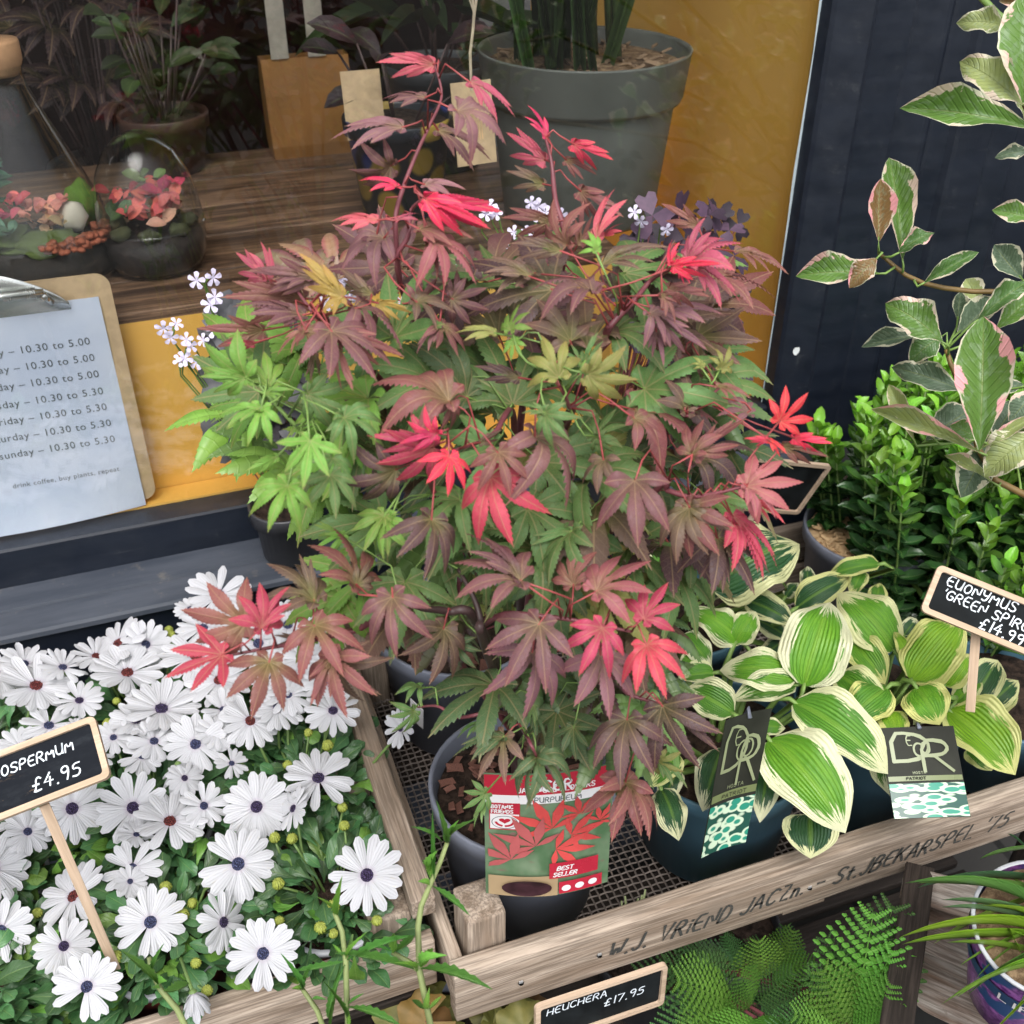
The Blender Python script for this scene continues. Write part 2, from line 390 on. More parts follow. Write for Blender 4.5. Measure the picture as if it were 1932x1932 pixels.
M_CHALKC = simple('clean_chalkboard', (.009, .011, .012), .75, .5, 25, spec=.12)
M_CHALK = simple('chalk_ink', (.72, .78, .84), .7, .12, 90)
def stemm(name, col, rough=.5): return simple(name, col, rough, .25, 40)
M_BARKSTEM = stemm('maple_bark', (.055, .030, .028)); M_TWIG = stemm('maple_twig', (.17, .045, .055)); M_RSTALK = stemm('red_leaf_stalk', (.30, .055, .055))
M_GSTALK = stemm('green_stalk', (.16, .26, .06)); M_PSTEM = stemm('brown_green_stem', (.16, .10, .03))

# ------------------------------------------------------------------ strokes: hand lettering
GL = {
'A': [[(0,0),(1.6,6),(2.2,6),(4,0)],[(.7,2.2),(3.3,2.2)]], 'B': [[(0,0),(0,6),(2.6,6),(3.4,5.2),(3.2,3.8),(2.4,3.2),(0,3.2)],[(2.4,3.2),(3.7,2.4),(3.7,1),(2.8,0),(0,0)]],
'C': [[(3.8,5.2),(2.8,6),(1.3,6),(.2,4.6),(0,3),(.3,1.2),(1.4,0),(2.8,0),(3.8,.9)]], 'D': [[(0,0),(0,6),(2,6),(3.5,4.8),(3.9,3),(3.4,1.1),(2,0),(0,0)]],
'E': [[(3.5,6),(0,6),(0,0),(3.6,0)],[(0,3.1),(2.9,3.1)]], 'F': [[(3.5,6),(0,6),(0,0)],[(0,3.1),(2.8,3.1)]],
'G': [[(3.8,5.2),(2.8,6),(1.3,6),(.2,4.6),(0,3),(.3,1.2),(1.4,0),(2.8,0),(3.8,1),(3.8,2.7),(2.2,2.7)]], 'H': [[(0,0),(0,6)],[(3.8,0),(3.8,6)],[(0,3.1),(3.8,3.1)]],
'I': [[(1,0),(1,6)]], 'J': [[(3.2,6),(3.1,1.3),(2.3,.1),(1.1,0),(.2,1)]], 'K': [[(0,0),(0,6)],[(3.7,6),(0,2.6)],[(1.2,3.6),(3.9,0)]], 'L': [[(0,6),(0,0),(3.4,0)]],
'M': [[(0,0),(.3,6),(2.3,1.6),(4.3,6),(4.7,0)]], 'N': [[(0,0),(0,6),(3.8,0),(3.8,6)]], 'O': [[(2,0),(.6,.7),(0,3),(.6,5.3),(2,6),(3.4,5.3),(4,3),(3.4,.7),(2,0)]],
'P': [[(0,0),(0,6),(2.5,6),(3.6,5),(3.5,3.6),(2.4,2.8),(0,2.8)]], 'R': [[(0,0),(0,6),(2.5,6),(3.5,5),(3.4,3.8),(2.3,3),(0,3)],[(1.5,3),(3.8,0)]],
'S': [[(3.6,5.3),(2.6,6),(1.1,6),(.2,5),(.5,3.7),(3,2.7),(3.7,1.5),(3,.3),(1.4,0),(0,.8)]], 'T': [[(0,6),(4,6)],[(2,6),(2,0)]],
'U': [[(0,6),(0,1.6),(1,.1),(2.6,0),(3.7,1.4),(3.8,6)],[(3.8,6),(3.8,0)]], 'V': [[(0,6),(2,0),(4,6)]], 'W': [[(0,6),(1.2,0),(2.6,5),(4,0),(5.2,6)]], 'Y': [[(0,6),(.4,3.4),(2,2.8),(3.6,3.6)],[(3.7,6),(3.4,1),(2,-.4),(.6,.2)]],
'Z': [[(0,6),(3.8,6),(0,0),(3.9,0)]], '0': [[(2,0),(.6,.7),(0,3),(.6,5.3),(2,6),(3.4,5.3),(4,3),(3.4,.7),(2,0)]], '1': [[(1.2,0),(1.2,6)]],
'3': [[(.2,5.4),(1.6,6),(3.2,5.4),(3,3.8),(1.6,3.2),(3.3,2.6),(3.6,1),(2,0),(.1,.7)]], '4': [[(2.6,6),(0,2.2),(3.9,2.2)],[(2.7,4),(2.5,0)]],
'5': [[(3.6,6),(.7,6),(.4,3.5),(2,3.9),(3.5,3),(3.6,1.3),(2.4,0),(.2,.4)]], '7': [[(0,6),(3.8,6),(1.5,0)]], '9': [[(3.5,4.4),(2.6,3.3),(1,3.2),(.2,4.5),(.9,5.8),(2.5,6),(3.5,4.9),(3.3,2),(2.6,0)]],
'.': [[(.3,0),(.7,.15)]], "'": [[(.6,6.2),(.3,4.9)]], '-': [[(.3,2.9),(3.3,2.9)]], '£': [[(4,5.2),(3,6),(1.9,5.4),(1.7,3),(1.5,.8),(.4,0),(3.9,.2)],[(.3,2.9),(3,2.9)]],
'n': [[(0,0),(0,3.4)],[(0,2.6),(1.2,3.5),(2.3,2.8),(2.4,0)]], 't': [[(1.1,4.8),(1.1,.7),(2,.0)],[(.2,3.4),(2.2,3.4)]], 'i': [[(.6,0),(.6,3.4)],[(.6,4.6),(.6,4.9)]],
}
def letters(mb, s, fn, x0, y0, h, th, jit=.0, shear=0., gap=1.5, lift=.0004, squeeze=1.):
    """stroke lettering as thin ribbons; fn maps (x,y,z) to a point. returns the end x"""
    k = h/6.; x = x0; rnd = random.Random(len(s)*7+int(h*1e5))
    for ch in s:
        if ch == ' ': x += 3.4*k*squeeze; continue
        g = GL.get(ch) or GL.get(ch.upper()); wd = max(p[0] for st in g for p in st)
        jy = rnd.uniform(-jit, jit)*h; js = 1+rnd.uniform(-jit, jit)
        for st in g:
            pts = [Vector((x+(p[0]*squeeze+p[1]*shear)*k+rnd.uniform(-jit, jit)*k*.8, y0+jy+p[1]*k*js, 0)) for p in st]
            # smooth
            if len(pts) > 3:
                q = [pts[0]]
                for a, b in zip(pts[:-1], pts[1:]): q += [a.lerp(b, .3), a.lerp(b, .7)]
                pts = q+[pts[-1]]
            vs = []
            for i, p in enumerate(pts):
                t = (pts[min(i+1, len(pts)-1)]-pts[max(i-1, 0)]); t.normalize(); nrm = Vector((-t.y, t.x, 0))
                e = t*(th*.35)*(-1 if i == 0 else (1 if i == len(pts)-1 else 0))
                wv = th/2*rnd.uniform(.8, 1.15)
                vs += [fn(*(p+e+nrm*wv+Vector((0,0,lift)))), fn(*(p+e-nrm*wv+Vector((0,0,lift))))]
            mb.add(vs, [(2*i, 2*i+1, 2*i+3, 2*i+2) for i in range(len(pts)-1)])
        x += (wd*squeeze+gap)*k
    return x
def type_text(s, size, mat, name, parent, M, align='LEFT', shear=0., ex=.0002, space=1.):
    cu = bpy.data.curves.new('t', 'FONT'); cu.body = s; cu.size = size; cu.align_x = align; cu.extrude = ex; cu.shear = shear; cu.resolution_u = 3; cu.space_character = space
    ob = bpy.data.objects.new('t', cu); COL.objects.link(ob)
    dg = bpy.context.evaluated_depsgraph_get(); dg.update()
    me = bpy.data.meshes.new_from_object(ob.evaluated_get(dg)); bpy.data.objects.remove(ob); bpy.data.curves.remove(cu)
    me.materials.clear(); me.materials.append(mat); me.name = name
    return link(name, me, parent, M)

# ================================================================== THE SETTING
def ground_mat():
    q = NT('paving'); o = q.obj()
    br = q.n('TexBrick', ins={'Vector': o, 'Color1': (.042, .041, .040, 1), 'Color2': (.055, .053, .05, 1), 'Mortar': (.015, .015, .015, 1), 'Scale': 1.6, 'Mortar Size': .012})
    nz = q.noise(o, 20, 6, .7); q.set(color=q.mix(.35, br.outputs[0], q.mix(nz, (.025, .025, .025), (.07, .068, .065))), rough=1., spec=.0); return q.m
g = MB(); g.add([(-40,-40,0),(40,-40,0),(40,40,0),(-40,40,0)], [(0,1,2,3)]); tag(g.build('pavement', ground_mat()), kind='structure')

# shopfront
GY, GZ = 1.240, .80           # glass plane and the level of the painted display ledge
shop = thing('shopfront', (0, 1.2, 0), 'dark navy painted timber shopfront with a big display window', 'shopfront')
def strip(name, prof, x0, x1, mat):
    """profile (y,z) extruded along x"""
    mb = MB(); n = len(prof); seg = 24
    vs = [(x0+(x1-x0)*i/seg, y, z) for i in range(seg+1) for y, z in prof]
    mb.add(vs, [(i*n+k, i*n+k+1, (i+1)*n+k+1, (i+1)*n+k) for i in range(seg) for k in range(n-1)])
    return mb.build(name, mat, shop)
strip('bottom_rail', [(1.262, .797), (1.222, .80), (1.220, .797), (1.219, .745)], -2.2, .93, M_NAVY)
strip('window_sill', [(1.2185, .7455), (1.179, .741), (1.177, .7375), (1.1745, .7375), (1.1725, .7405), (1.134, .736), (1.131, .733), (1.130, .727), (1.1385, .7235)], -2.2, .87, M_NAVYD)
strip('stall_riser', [(1.1385, .7235), (1.1385, .595)], -2.2, 3.2, M_NAVY)
strip('plinth_ledge', [(1.1385, .595), (1.118, .588), (1.1165, .584), (1.1165, .0)], -2.2, 3.2, M_NAVYD)
# right pilaster: mouldings run up and down
def vstrip(name, prof, z0, z1, mat):
    mb = MB(); n = len(prof)
    vs = [(x, y, z) for z in (z0, z1) for x, y in prof]
    mb.add(vs, [(k, k+1, n+k+1, n+k) for k in range(n-1)])
    return mb.build(name, mat, shop)
vstrip('glazing_bead', [(.846, 1.236), (.848, 1.213), (.852, 1.208), (.893, 1.190)], .737, 3.1, M_NAVY)
vstrip('window_stile', [(.893, 1.190), (.895, 1.1865), (.949, 1.1865)], .737, 3.1, M_NAVY)
vstrip('stile_moulding', [(.949, 1.1865), (.952, 1.184), (.988, 1.173), (.994, 1.173), (1.000, 1.176)], .737, 3.1, M_NAVY)
vstrip('pilaster_return', [(1.000, 1.176), (1.004, 1.174), (1.026, 1.168), (1.031, 1.160), (1.036, 1.157), (1.086, 1.157)], .5955, 3.1, M_NAVY)
vstrip('pilaster_moulding', [(1.086, 1.157), (1.088, 1.155), (1.117, 1.144), (1.120, 1.145), (1.122, 1.150), (1.30, 1.150), (1.32, 1.13), (2.6, 1.13)], .5955, 3.1, M_NAVY)
# caulk line that wanders beside the glass
mb = MB(); vs = []
NS = 70
for i in range(NS+1):
    z = .80+i*.9/NS; w_ = .0012+.0045*max(0, noise.noise(Vector((z*7, 3, 0))))*1.6+.0025*math.exp(-((z-1.14)/.05)**2)
    vs += [(.8462-w_, 1.2335, z), (.8475, 1.2325, z)]
mb.add(vs, [(2*i, 2*i+1, 2*i+3, 2*i+2) for i in range(NS)]); mb.build('caulk_line', simple('pale_caulk', (.42, .50, .53), .5, .1), shop)
mb = MB(); mb.box((-.3, GY, 1.92), (2.30, .004, 2.25)); mb.build('glass_pane', M_PANE, shop)
# paint chips on the pilaster
mb = MB()
for (c, x, y, r_) in (('G', 697, 117, 5.5),):
    P = at(px(c, x, y), Y=1.164) 
    mb.add([P+Vector((r_/1000*math.cos(a)*1.0, -.0006, r_/1000*math.sin(a)*1.15*(1+.2*math.sin(3*a)))) for a in [k*.7 for k in range(9)]], [tuple(range(9))])
mb.build('paint_chip', simple('bare_filler', (.75, .78, .78), .6, .1), shop)
# display inside
mb = MB(); mb.box((-.66, 1.28, .785), (3.02, .036, .03)); mb.build('display_ledge', M_YELLOW, shop)
mb = MB(); mb.box((-.19, 1.3065, .915), (1.62, .012, .2455)); mb.build('display_riser', M_YELLOW, shop)
mb = MB(); mb.box((.868, 1.76, 1.95), (.02, 1.02, 2.32)); mb.build('side_panel', M_YELLOW, shop)
mb = MB(); mb.box((.74, 1.48, .79), (.235, .34, .02)); mb.box((.74, 1.66, 1.0), (.235, .02, .4)); mb.build('corner_panel', M_YELLOW, shop)
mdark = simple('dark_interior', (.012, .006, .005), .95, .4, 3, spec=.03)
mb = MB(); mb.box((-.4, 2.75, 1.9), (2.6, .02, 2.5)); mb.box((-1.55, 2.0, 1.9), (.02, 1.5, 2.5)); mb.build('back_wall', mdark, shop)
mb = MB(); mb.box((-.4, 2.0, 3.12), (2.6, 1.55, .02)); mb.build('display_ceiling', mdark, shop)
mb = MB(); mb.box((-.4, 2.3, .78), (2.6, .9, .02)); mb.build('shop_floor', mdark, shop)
mb = MB(); mb.box((.3, 1.21, 3.24), (4.8, .18, .30)); mb.build('fascia', M_NAVY, shop)
WZ = 1.051
shelf = thing('display_bench', (-.2, 1.6, .79), 'dark brown stained plank bench inside the shop window', 'display bench')
ys = [1.3005, 1.405, 1.535, 1.66, 1.79, 1.93]
for i in range(5):
    d = ys[i+1]-ys[i]-.004
    bevel_box('plank', (1.62, d, .024), M_DWOOD, shelf, T(-.19, ys[i]+d/2, WZ-.012-.0012*(i % 2)), .003, .0006)
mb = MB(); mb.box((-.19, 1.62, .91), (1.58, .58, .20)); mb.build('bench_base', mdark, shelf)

# ------------------------------------------------------------------ crates
def plank(name, parent, a, b, h, t, mat=M_CRATE, bev=.002, wob=.0012):
    """plank from a to b (centre line), height h, thickness t"""
    a, b = Vector(a), Vector(b); d = b-a; L = d.length; x = d.normalized(); z = Vector((0, 0, 1)); y = z.cross(x).normalized(); z = x.cross(y)
    M = Matrix((x, y, z)).transposed().to_4x4(); M.translation = (a+b)/2
    return bevel_box(name, (L, t, h), mat, parent, M, bev, wob)
def post(parent, x, y, z0, z1, s=.042, mat=M_CRATE, rot=0):
    M = T(x, y, (z0+z1)/2) @ RZ(rot) @ RY(R(90))
    return bevel_box('post', (z1-z0, s, s*.9), mat, parent, M, .004, .001)
CX0, CX1, CY0, CY1 = .150, .965, .5705, 1.105
crate = thing('tray_crate', (.55, .84, .55), 'weathered bulb tray crate stencilled along its front, holding the maple and hostas', 'crate')
plank('front_plank', crate, (CX0-.002, CY0+.010, .6245), (CX1, CY0+.010, .6245), .073, .021, wob=.0016)
plank('back_plank', crate, (CX0, CY1-.009, .632), (CX1, CY1-.009, .632), .066, .014)
plank('back_plank', crate, (CX0, CY1-.0095, .568), (CX1, CY1-.0095, .568), .05, .013)
plank('side_plank', crate, (CX0+.007, CY0+.022, .622), (CX0+.007, CY1-.018, .622), .070, .013)
plank('side_plank', crate, (CX1-.007, CY0+.022, .622), (CX1-.007, CY1-.018, .622), .070, .013)
post(crate, .188, .616, .555, .704, .044, rot=.03)
post(crate, .925, 1.070, .555, .748, .046, rot=.1)
post(crate, .185, 1.070, .555, .70, .044); post(crate, .935, .616, .555, .70, .044)
mb = MB(); P = at(px('J', 700, 1360), Y=.583)
mb.box((P.x, .583, .582), (.052, .012, .022)); mb.build('broken_slat', M_CRATE, crate)
# nails
mb = MB()
for c, x, y in (('I', 1465, 1560), ('I', 1040, 1710), ('J', 770, 1195)):
    P = at(px(c, x, y), Y=CY0-.0012); mb.lathe(P, [(0, 0), (.003, 0), (.003, .0), (0, .0)], 8)
    mb.box((P.x, P.y, P.z), (.004, .001, .006))
mb.build('nail', simple('galvanised', (.6, .6, .6), .4, .1, 20, 0, .5), crate)
# woven wire floor
mb = MB(); pz = .566; wr = .0011; step = .0085
nx = int((CX1-CX0-.03)/step); ny = int((CY1-CY0-.05)/step)
for i in range(nx+1):
    x = CX0+.015+i*step; s_ = 1 if i % 2 else -1
    pts = [(x, CY0+.024+j*step, pz+s_*.0008*(1 if j % 2 else -1)) for j in range(ny+1)]
    vs = []; 
    for p in pts: vs += [(p[0]-wr, p[1], p[2]), (p[0], p[1], p[2]+wr), (p[0]+wr, p[1], p[2])]
    mb.add(vs, [(3*j+k, 3*j+k+1, 3*j+k+4, 3*j+k+3) for j in range(ny) for k in (0, 1)])
for j in range(ny+1):
    y = CY0+.024+j*step; s_ = -1 if j % 2 else 1
    vs = []
    for i in range(nx+1):
        x = CX0+.015+i*step; z = pz-s_*.0008*(1 if i % 2 else -1)*-1
        vs += [(x, y-wr, z), (x, y, z+wr), (x, y+wr, z)]
    mb.add(vs, [(3*i+k, 3*i+k+3, 3*i+k+4, 3*i+k+1) for i in range(nx) for k in (0, 1)])
tag(mb.build('wire_mesh', simple('rusty_wire', (.20, .165, .145), .6, .3, 60, 0, .2), crate), kind='stuff')
for k, y in enumerate((.66, .80, .94, 1.06)):
    plank('floor_slat', crate, (CX0+.01, y, .548), (CX1-.01, y, .548), .014, .05, M_DARKWOOD2)
# stencilled words along the front
P0 = at(px('I', 1500, 1625), Y=CY0-.001); P1 = at(px('J', 1790, 985), Y=CY0-.001)
def on_front(x, y, z): return Vector((x, CY0-.0012-z, y))
tx = "W.J. VRiEND JACZn. - St.JBEKARSPEL '75"
mb = MB(); e = letters(MB(), tx, on_front, 0, 0, .0235, .003, .0, .28, 1.7)
sq = (P1.x-P0.x)/e
mb = MB(); mb_x = letters(mb, tx, on_front, P0.x, .6115, .0235, .0034, .05, .28, 1.7*sq, .0002, sq)
mb.build('stencil_lettering', M_STENCIL, crate)

DX0, DX1, DY0, DY1 = -.66, .145, .622, 1.100
dcr = thing('daisy_crate', (-.26, .86, .52), 'weathered wooden tray crate packed with white daisy pots', 'crate')
plank('front_plank', dcr, (DX0, DY0+.008, .6155), (DX1-.001, DY0+.008, .6155), .072, .016, wob=.0014)
plank('back_plank', dcr, (DX0, DY1-.008, .625), (DX1, DY1-.008, .625), .055, .013)
plank('side_rail', dcr, (DX1-.007, DY0+.012, .690), (DX1-.007, DY1-.005, .690), .026, .024)
plank('side_plank', dcr, (DX1-.0075, DY0+.018, .575), (DX1-.0075, DY1-.016, .575), .045, .013)
plank('side_plank', dcr, (DX0+.007, DY0+.018, .600), (DX0+.007, DY1-.016, .600), .09, .013)
post(dcr, DX1-.0385, DY0+.048, .545, .674, .048); post(dcr, DX1-.034, .83, .545, .674, .036); post(dcr, DX1-.034, 1.04, .545, .674, .04)
for y in (.66, .74, .82, .90, .98, 1.06):
    plank('floor_slat', dcr, (DX0+.01, y, .552), (DX1-.012, y, .552), .010, .055, M_DARKWOOD2)
# stand under the crates
stand = thing('trestle_stand', (.2, .84, 0), 'dark timber stand under the two crates', 'stand')
for y in (.69, 1.02): plank('rail', stand, (-.8, y, .515), (1.1, y, .515), .05, .035, M_DARKWOOD2)
for x in (-.7, .12, 1.05):
    for y in (.69, 1.02): post(stand, x, y, 0, .489, .045, M_DARKWOOD2)
for y in (.70, .79, .88, .97): plank('shelf_slat', stand, (-.8, y, .07), (1.1, y, .07), .016, .075, M_DARKWOOD2)

# ------------------------------------------------------------------ leaf meshes
def interp(tab, t):
    for (a, va), (b, vb) in zip(tab[:-1], tab[1:]):
        if t <= b: return va+(vb-va)*(t-a)/(b-a)
    return tab[-1][1]
HW = [(0, .02), (.25, .060), (.36, .080), (.48, .102), (.58, .106), (.68, .093), (.80, .058), (.9, .026), (1, 0)]
def maple_mesh(seed, nl=7, arch=.10, droop=.35, fold=.35, wide=1., narrow=1., ball=0.):
    rnd = random.Random(seed); mb = MB()
    spec = [(0, 1.), (35, .93), (73, .70), (116, .27)] if nl == 7 else [(0, 1.), (40, .88), (84, .5)]
    if narrow < .8: spec = [(0, 1.), (34, .86), (68, .62), (150, .22)]
    spec = [(a*narrow, l) for a, l in spec]
    lobes = sorted([(sg*a+rnd.uniform(-5, 5)*(a > 0), l*rnd.uniform(.9, 1.06) if a else 1.) for a, l in spec for sg in ((1, -1) if a else (1,))])
    bend = {i: rnd.uniform(-.10, .10)+ball for i in range(len(lobes))}
    def P(x, y, off=0., dd=1.):
        r = math.hypot(x, y); a = abs(math.degrees(math.atan2(x, y)))
        z = arch*4*r*(1-r)*1.0 if r < 1 else 0
        z -= droop*dd*(a/75.)*r*r
        return (x, y, z+off)
    n = len(lobes)
    for i, (ang, L) in enumerate(lobes):
        A = R(ang); d = (math.sin(A), math.cos(A)); dd = rnd.uniform(.6, 1.5); tw = rnd.uniform(-.045, .045)
        if i == n//2: dd = 1; bend[i] = 0 if not ball else ball
        def pt(t, off, z=0.):
            b = bend[i]*t*t*L if not (ball and i == n//2) else -bend[i]*.9*4*t*(1-t)*.25*2
            x = d[0]*t*L + d[1]*(off+b); y = d[1]*t*L - d[0]*(off+b)
            return P(x, y, z+tw*off/.1, dd)
        for side in (-1, 1):
            j = i+side
            if 0 <= j < n:
                ma = R((ang+lobes[j][0])/2); rs = .20+.035*rnd.random()
                gap = abs(ang-lobes[j][0])/2
            else:
                ma = R(ang+side*32); rs = .10; gap = 32
            S = (math.sin(ma)*rs, math.cos(ma)*rs)
            ts = rs*math.cos(R(gap))/L; so = rs*math.sin(R(gap))
            K = 11
            mids = [pt(0, 0)]+[pt(ts+(1-ts)*k/K, 0) for k in range(0, K+1)]
            muv = [(0, 0)]+[(0, ts+(1-ts)*k/K) for k in range(0, K+1)]
            edge = [P(S[0], S[1], .02)]; euv = [(side*so, ts)]
            for k in range(1, K):
                t = ts+(1-ts)*k/K
                o = interp(HW, max(t, .25))*wide*(.75+.25*L)
                if k < 2: o = max(o, so*.9)
                edge.append(pt(t, side*o, fold*o)); euv.append((side*o, t))
            edge.append(pt(1, 0)); euv.append((0, 1))
            vs = mids+edge; uvs = muv+euv; m = len(mids)
            fs = [(0, 1, m)]
            for k in range(K-1): fs.append((1+k, 2+k, m+k+1, m+k))
            fs.append((K, K+1, m+K-1))
            # teeth
            for k in range(1, K-1):
                a, b = Vector(edge[k]), Vector(edge[k+1]); nn = pt(ts+(1-ts)*(k+.95)/K, side*(euv[k][0]*side*.1+euv[k+1][0]*side*.9+.017))
                vs.append(nn); uvs.append((euv[k+1][0]+side*.017, euv[k+1][1])); fs.append((m+k, m+k+1, len(vs)-1))
            if side < 0: fs = [f[::-1] for f in fs]
            mb.add(vs, fs, uvs)
    return mb.mesh('maple_leaf_%d' % seed, M_MAPLE, True)
MAPLES = [maple_mesh(1, 7, .16, .6, .30), maple_mesh(2, 7, .10, .4, .22), maple_mesh(3, 7, .22, .8, .40), maple_mesh(4, 7, .14, .5, .2, 1.12), maple_mesh(5, 5, .16, .5, .35, 1.2), maple_mesh(6, 7, .28, .9, .45, .95), maple_mesh(7, 7, .18, .7, .25, 1.05, .92), maple_mesh(8, 7, .2, .9, .3, 1.0, .86), maple_mesh(9, 7, .05, -.2, .4, .95)]
MAPLES_N = [[maple_mesh(sd+(50 if b > 0 else 0), 7, .10, .25, .3, wd, nr, b) for sd, wd, nr in ((21, .74, .50), (22, .70, .42), (23, .78, .58), (24, .72, .46))] for b in (-.16, .16)]

PROF = dict(
 ovate=[(0,.22),(.03,.50),(.09,.76),(.2,.95),(.35,1),(.52,.96),(.68,.82),(.8,.60),(.9,.34),(.96,.15),(1,0)],
 lance=[(0,.04),(.1,.28),(.25,.65),(.42,.95),(.55,1),(.7,.88),(.83,.6),(.93,.28),(.97,.1),(1,0)],
 spoon=[(0,.08),(.2,.18),(.4,.45),(.6,.85),(.75,1),(.88,.85),(.96,.5),(1,0.05)],
 oval=[(0,.06),(.12,.45),(.3,.88),(.5,1),(.7,.9),(.86,.58),(.95,.25),(1,0)],
 blade=[(0,.9),(.3,1),(.6,.85),(.85,.5),(1,0)],
 petal=[(0,.32),(.2,.55),(.45,.86),(.7,1),(.84,1),(.93,.86),(.98,.6),(1,.35)])
def blade_mesh(name, prof, mat, nu=4, nv=10, fold=.2, arch=.1, ripple=0., cup=0., seed=0, teeth=0., twist=0., sym_arch=True):
    """unit length along y, half width .5 along x (scaled later)"""
    rnd = random.Random(seed); mb = MB(); vs = []; uvs = []
    ph = rnd.uniform(0, 6)
    for j in range(nv+1):
        t = j/nv; wv = interp(PROF[prof], t)*.5
        if teeth and 0 < j < nv: wv *= 1+(teeth if j % 2 else -teeth)
        for i in range(-nu, nu+1):
            u = i/nu; x = u*wv
            z = arch*4*t*(1-t) if sym_arch else -arch*t*t
            z += fold*abs(x) - cup*(u*u)*wv + ripple*math.sin(t*11+ph+(2 if u > 0 else 0))*abs(u)**2*wv
            a = twist*(t-.5); xx = x*math.cos(a); z += x*math.sin(a)
            vs.append((xx, t, z)); uvs.append((u, t))
    w_ = 2*nu+1
    fs = [(j*w_+i, j*w_+i+1, (j+1)*w_+i+1, (j+1)*w_+i) for j in range(nv) for i in range(2*nu)]
    mb.add(vs, fs, uvs); return mb.mesh(name, mat, True)
def frame(B, Tp, N, wr=1., depth=1., roll=0.):
    y = Tp-B; L = y.length; y = y/L
    if roll: N = Matrix.Rotation(roll, 3, y) @ N
    z = (N-y*N.dot(y)); z.normalize(); x = y.cross(z)
    M = Matrix((x*L*wr, y*L, z*L*depth)).transposed().to_4x4(); M.translation = B
    return M
def tocam(P): return (CP-P).normalized()
UP = Vector((0, 0, 1))
def mass(name, items, mat, parent):
    """items: (mesh, matrix, colour) joined into one mesh with a colour attribute"""
    cache = {}; V = []; Fl = []; C = []; U = []; b = 0
    for me, M, c in items:
        if me.name not in cache:
            v = np.empty(len(me.vertices)*3); me.vertices.foreach_get('co', v); v = v.reshape(-1, 3)
            u = np.empty(len(me.loops)*2); me.uv_layers[0].data.foreach_get('uv', u)
            cache[me.name] = (v, [tuple(p.vertices) for p in me.polygons], u)
        v, f, u = cache[me.name]; A = np.array(M)
        V.append(v @ A[:3, :3].T + A[:3, 3]); Fl += [tuple(i+b for i in q) for q in f]; U.append(u)
        C.append(np.tile(np.array([c[0], c[1], c[2], 1.]), (len(v), 1))); b += len(v)
    V = np.vstack(V); ctr = V.mean(0); V = V-ctr
    me = bpy.data.meshes.new(name); me.from_pydata(V.tolist(), [], Fl)
    uv = me.uv_layers.new(name='UVMap'); uv.data.foreach_set('uv', np.concatenate(U))
    at_ = me.color_attributes.new('col', 'FLOAT_COLOR', 'POINT'); at_.data.foreach_set('color', np.vstack(C).ravel())
    me.materials.append(mat); me.polygons.foreach_set('use_smooth', [True]*len(me.polygons)); me.update()
    return tag(link(name, me, parent, Matrix.Translation(ctr)), kind='stuff')
def foliage(name, items, parent, mass_mat, mass_name, cap=290):
    items = sorted(items, key=lambda it: (Vector(it[1].translation)-CP).length)
    for me, M, c in items[:cap]: link(name, me, parent, M, c)
    if len(items) > cap: mass(mass_name, items[cap:], mass_mat, parent)
def pot(parent, c, rt, rb, h, mat, rim=.012, lip=.004, rimmat=None, n=48):
    """c is the centre of the rim plane"""
    mb = MB()
    mb.lathe((c[0], c[1], c[2]-h), [(0, .002), (rb*.92, 0), (rb, .004), (rt-lip*.9-.002, h-rim*1.9), (rt-lip*.7, h-rim*1.8), (rt, h-rim*1.75), (rt+.001, h-.002), (rt, h), (rt-.003, h), (rt-.004, h-.004), (rt-.008, h-rim*2), (rb*.95, h*.2)], n)
    o = mb.build('pot', mat, parent, True)
    if rimmat:
        mb = MB(); mb.lathe(c, [(rt-.0035, .0006), (rt+.0006, .0016), (rt+.0018, 0), (rt+.0012, -.007), (rt+.0006, -.007)], n); mb.build('pot_rim', rimmat, parent, True)
    return o
def soil(parent, c, r, mat=M_SOIL, name='soil', dome=.006):
    mb = MB(); n = 24; vs = []; rings = 7
    for i in range(rings):
        for k in range(n):
            a = 2*math.pi*k/n; rr = r*(i+.0)/(rings-1); x, y = rr*math.cos(a), rr*math.sin(a)
            vs.append((c[0]+x, c[1]+y, c[2]+dome*(1-(rr/r)**2)+.003*noise.noise(Vector((x*90, y*90, c[0]*9)))))
    mb.add(vs, [(i*n+k, i*n+(k+1) % n, (i+1)*n+(k+1) % n, (i+1)*n+k) for i in range(rings-1) for k in range(n)])
    return mb.build(name, mat, parent, True)
def chips(parent, c, r, mat, name, num, size=(.016, .010, .003), seed=1):
    rnd = random.Random(seed); proto = MB(); proto.box((0, 0, 0), (1, 1, 1)); me = proto.mesh(name, mat)
    for v in me.vertices: v.co += Vector((rnd.uniform(-.12, .12), rnd.uniform(-.2, .2), 0))
    for i in range(num):
        rr = r*math.sqrt(rnd.random()); a = rnd.random()*6.28; s = rnd.uniform(.5, 1.3)
        M = T(c[0]+rr*math.cos(a), c[1]+rr*math.sin(a), c[2]+rnd.uniform(.0, .006)) @ RZ(rnd.random()*6.3) @ RX(rnd.uniform(-.5, .5)) @ RY(rnd.uniform(-.4, .4)) @ Matrix.Diagonal((size[0]*s, size[1]*s*rnd.uniform(.6, 1.2), size[2], 1))
        link(name, me, parent, M, None)

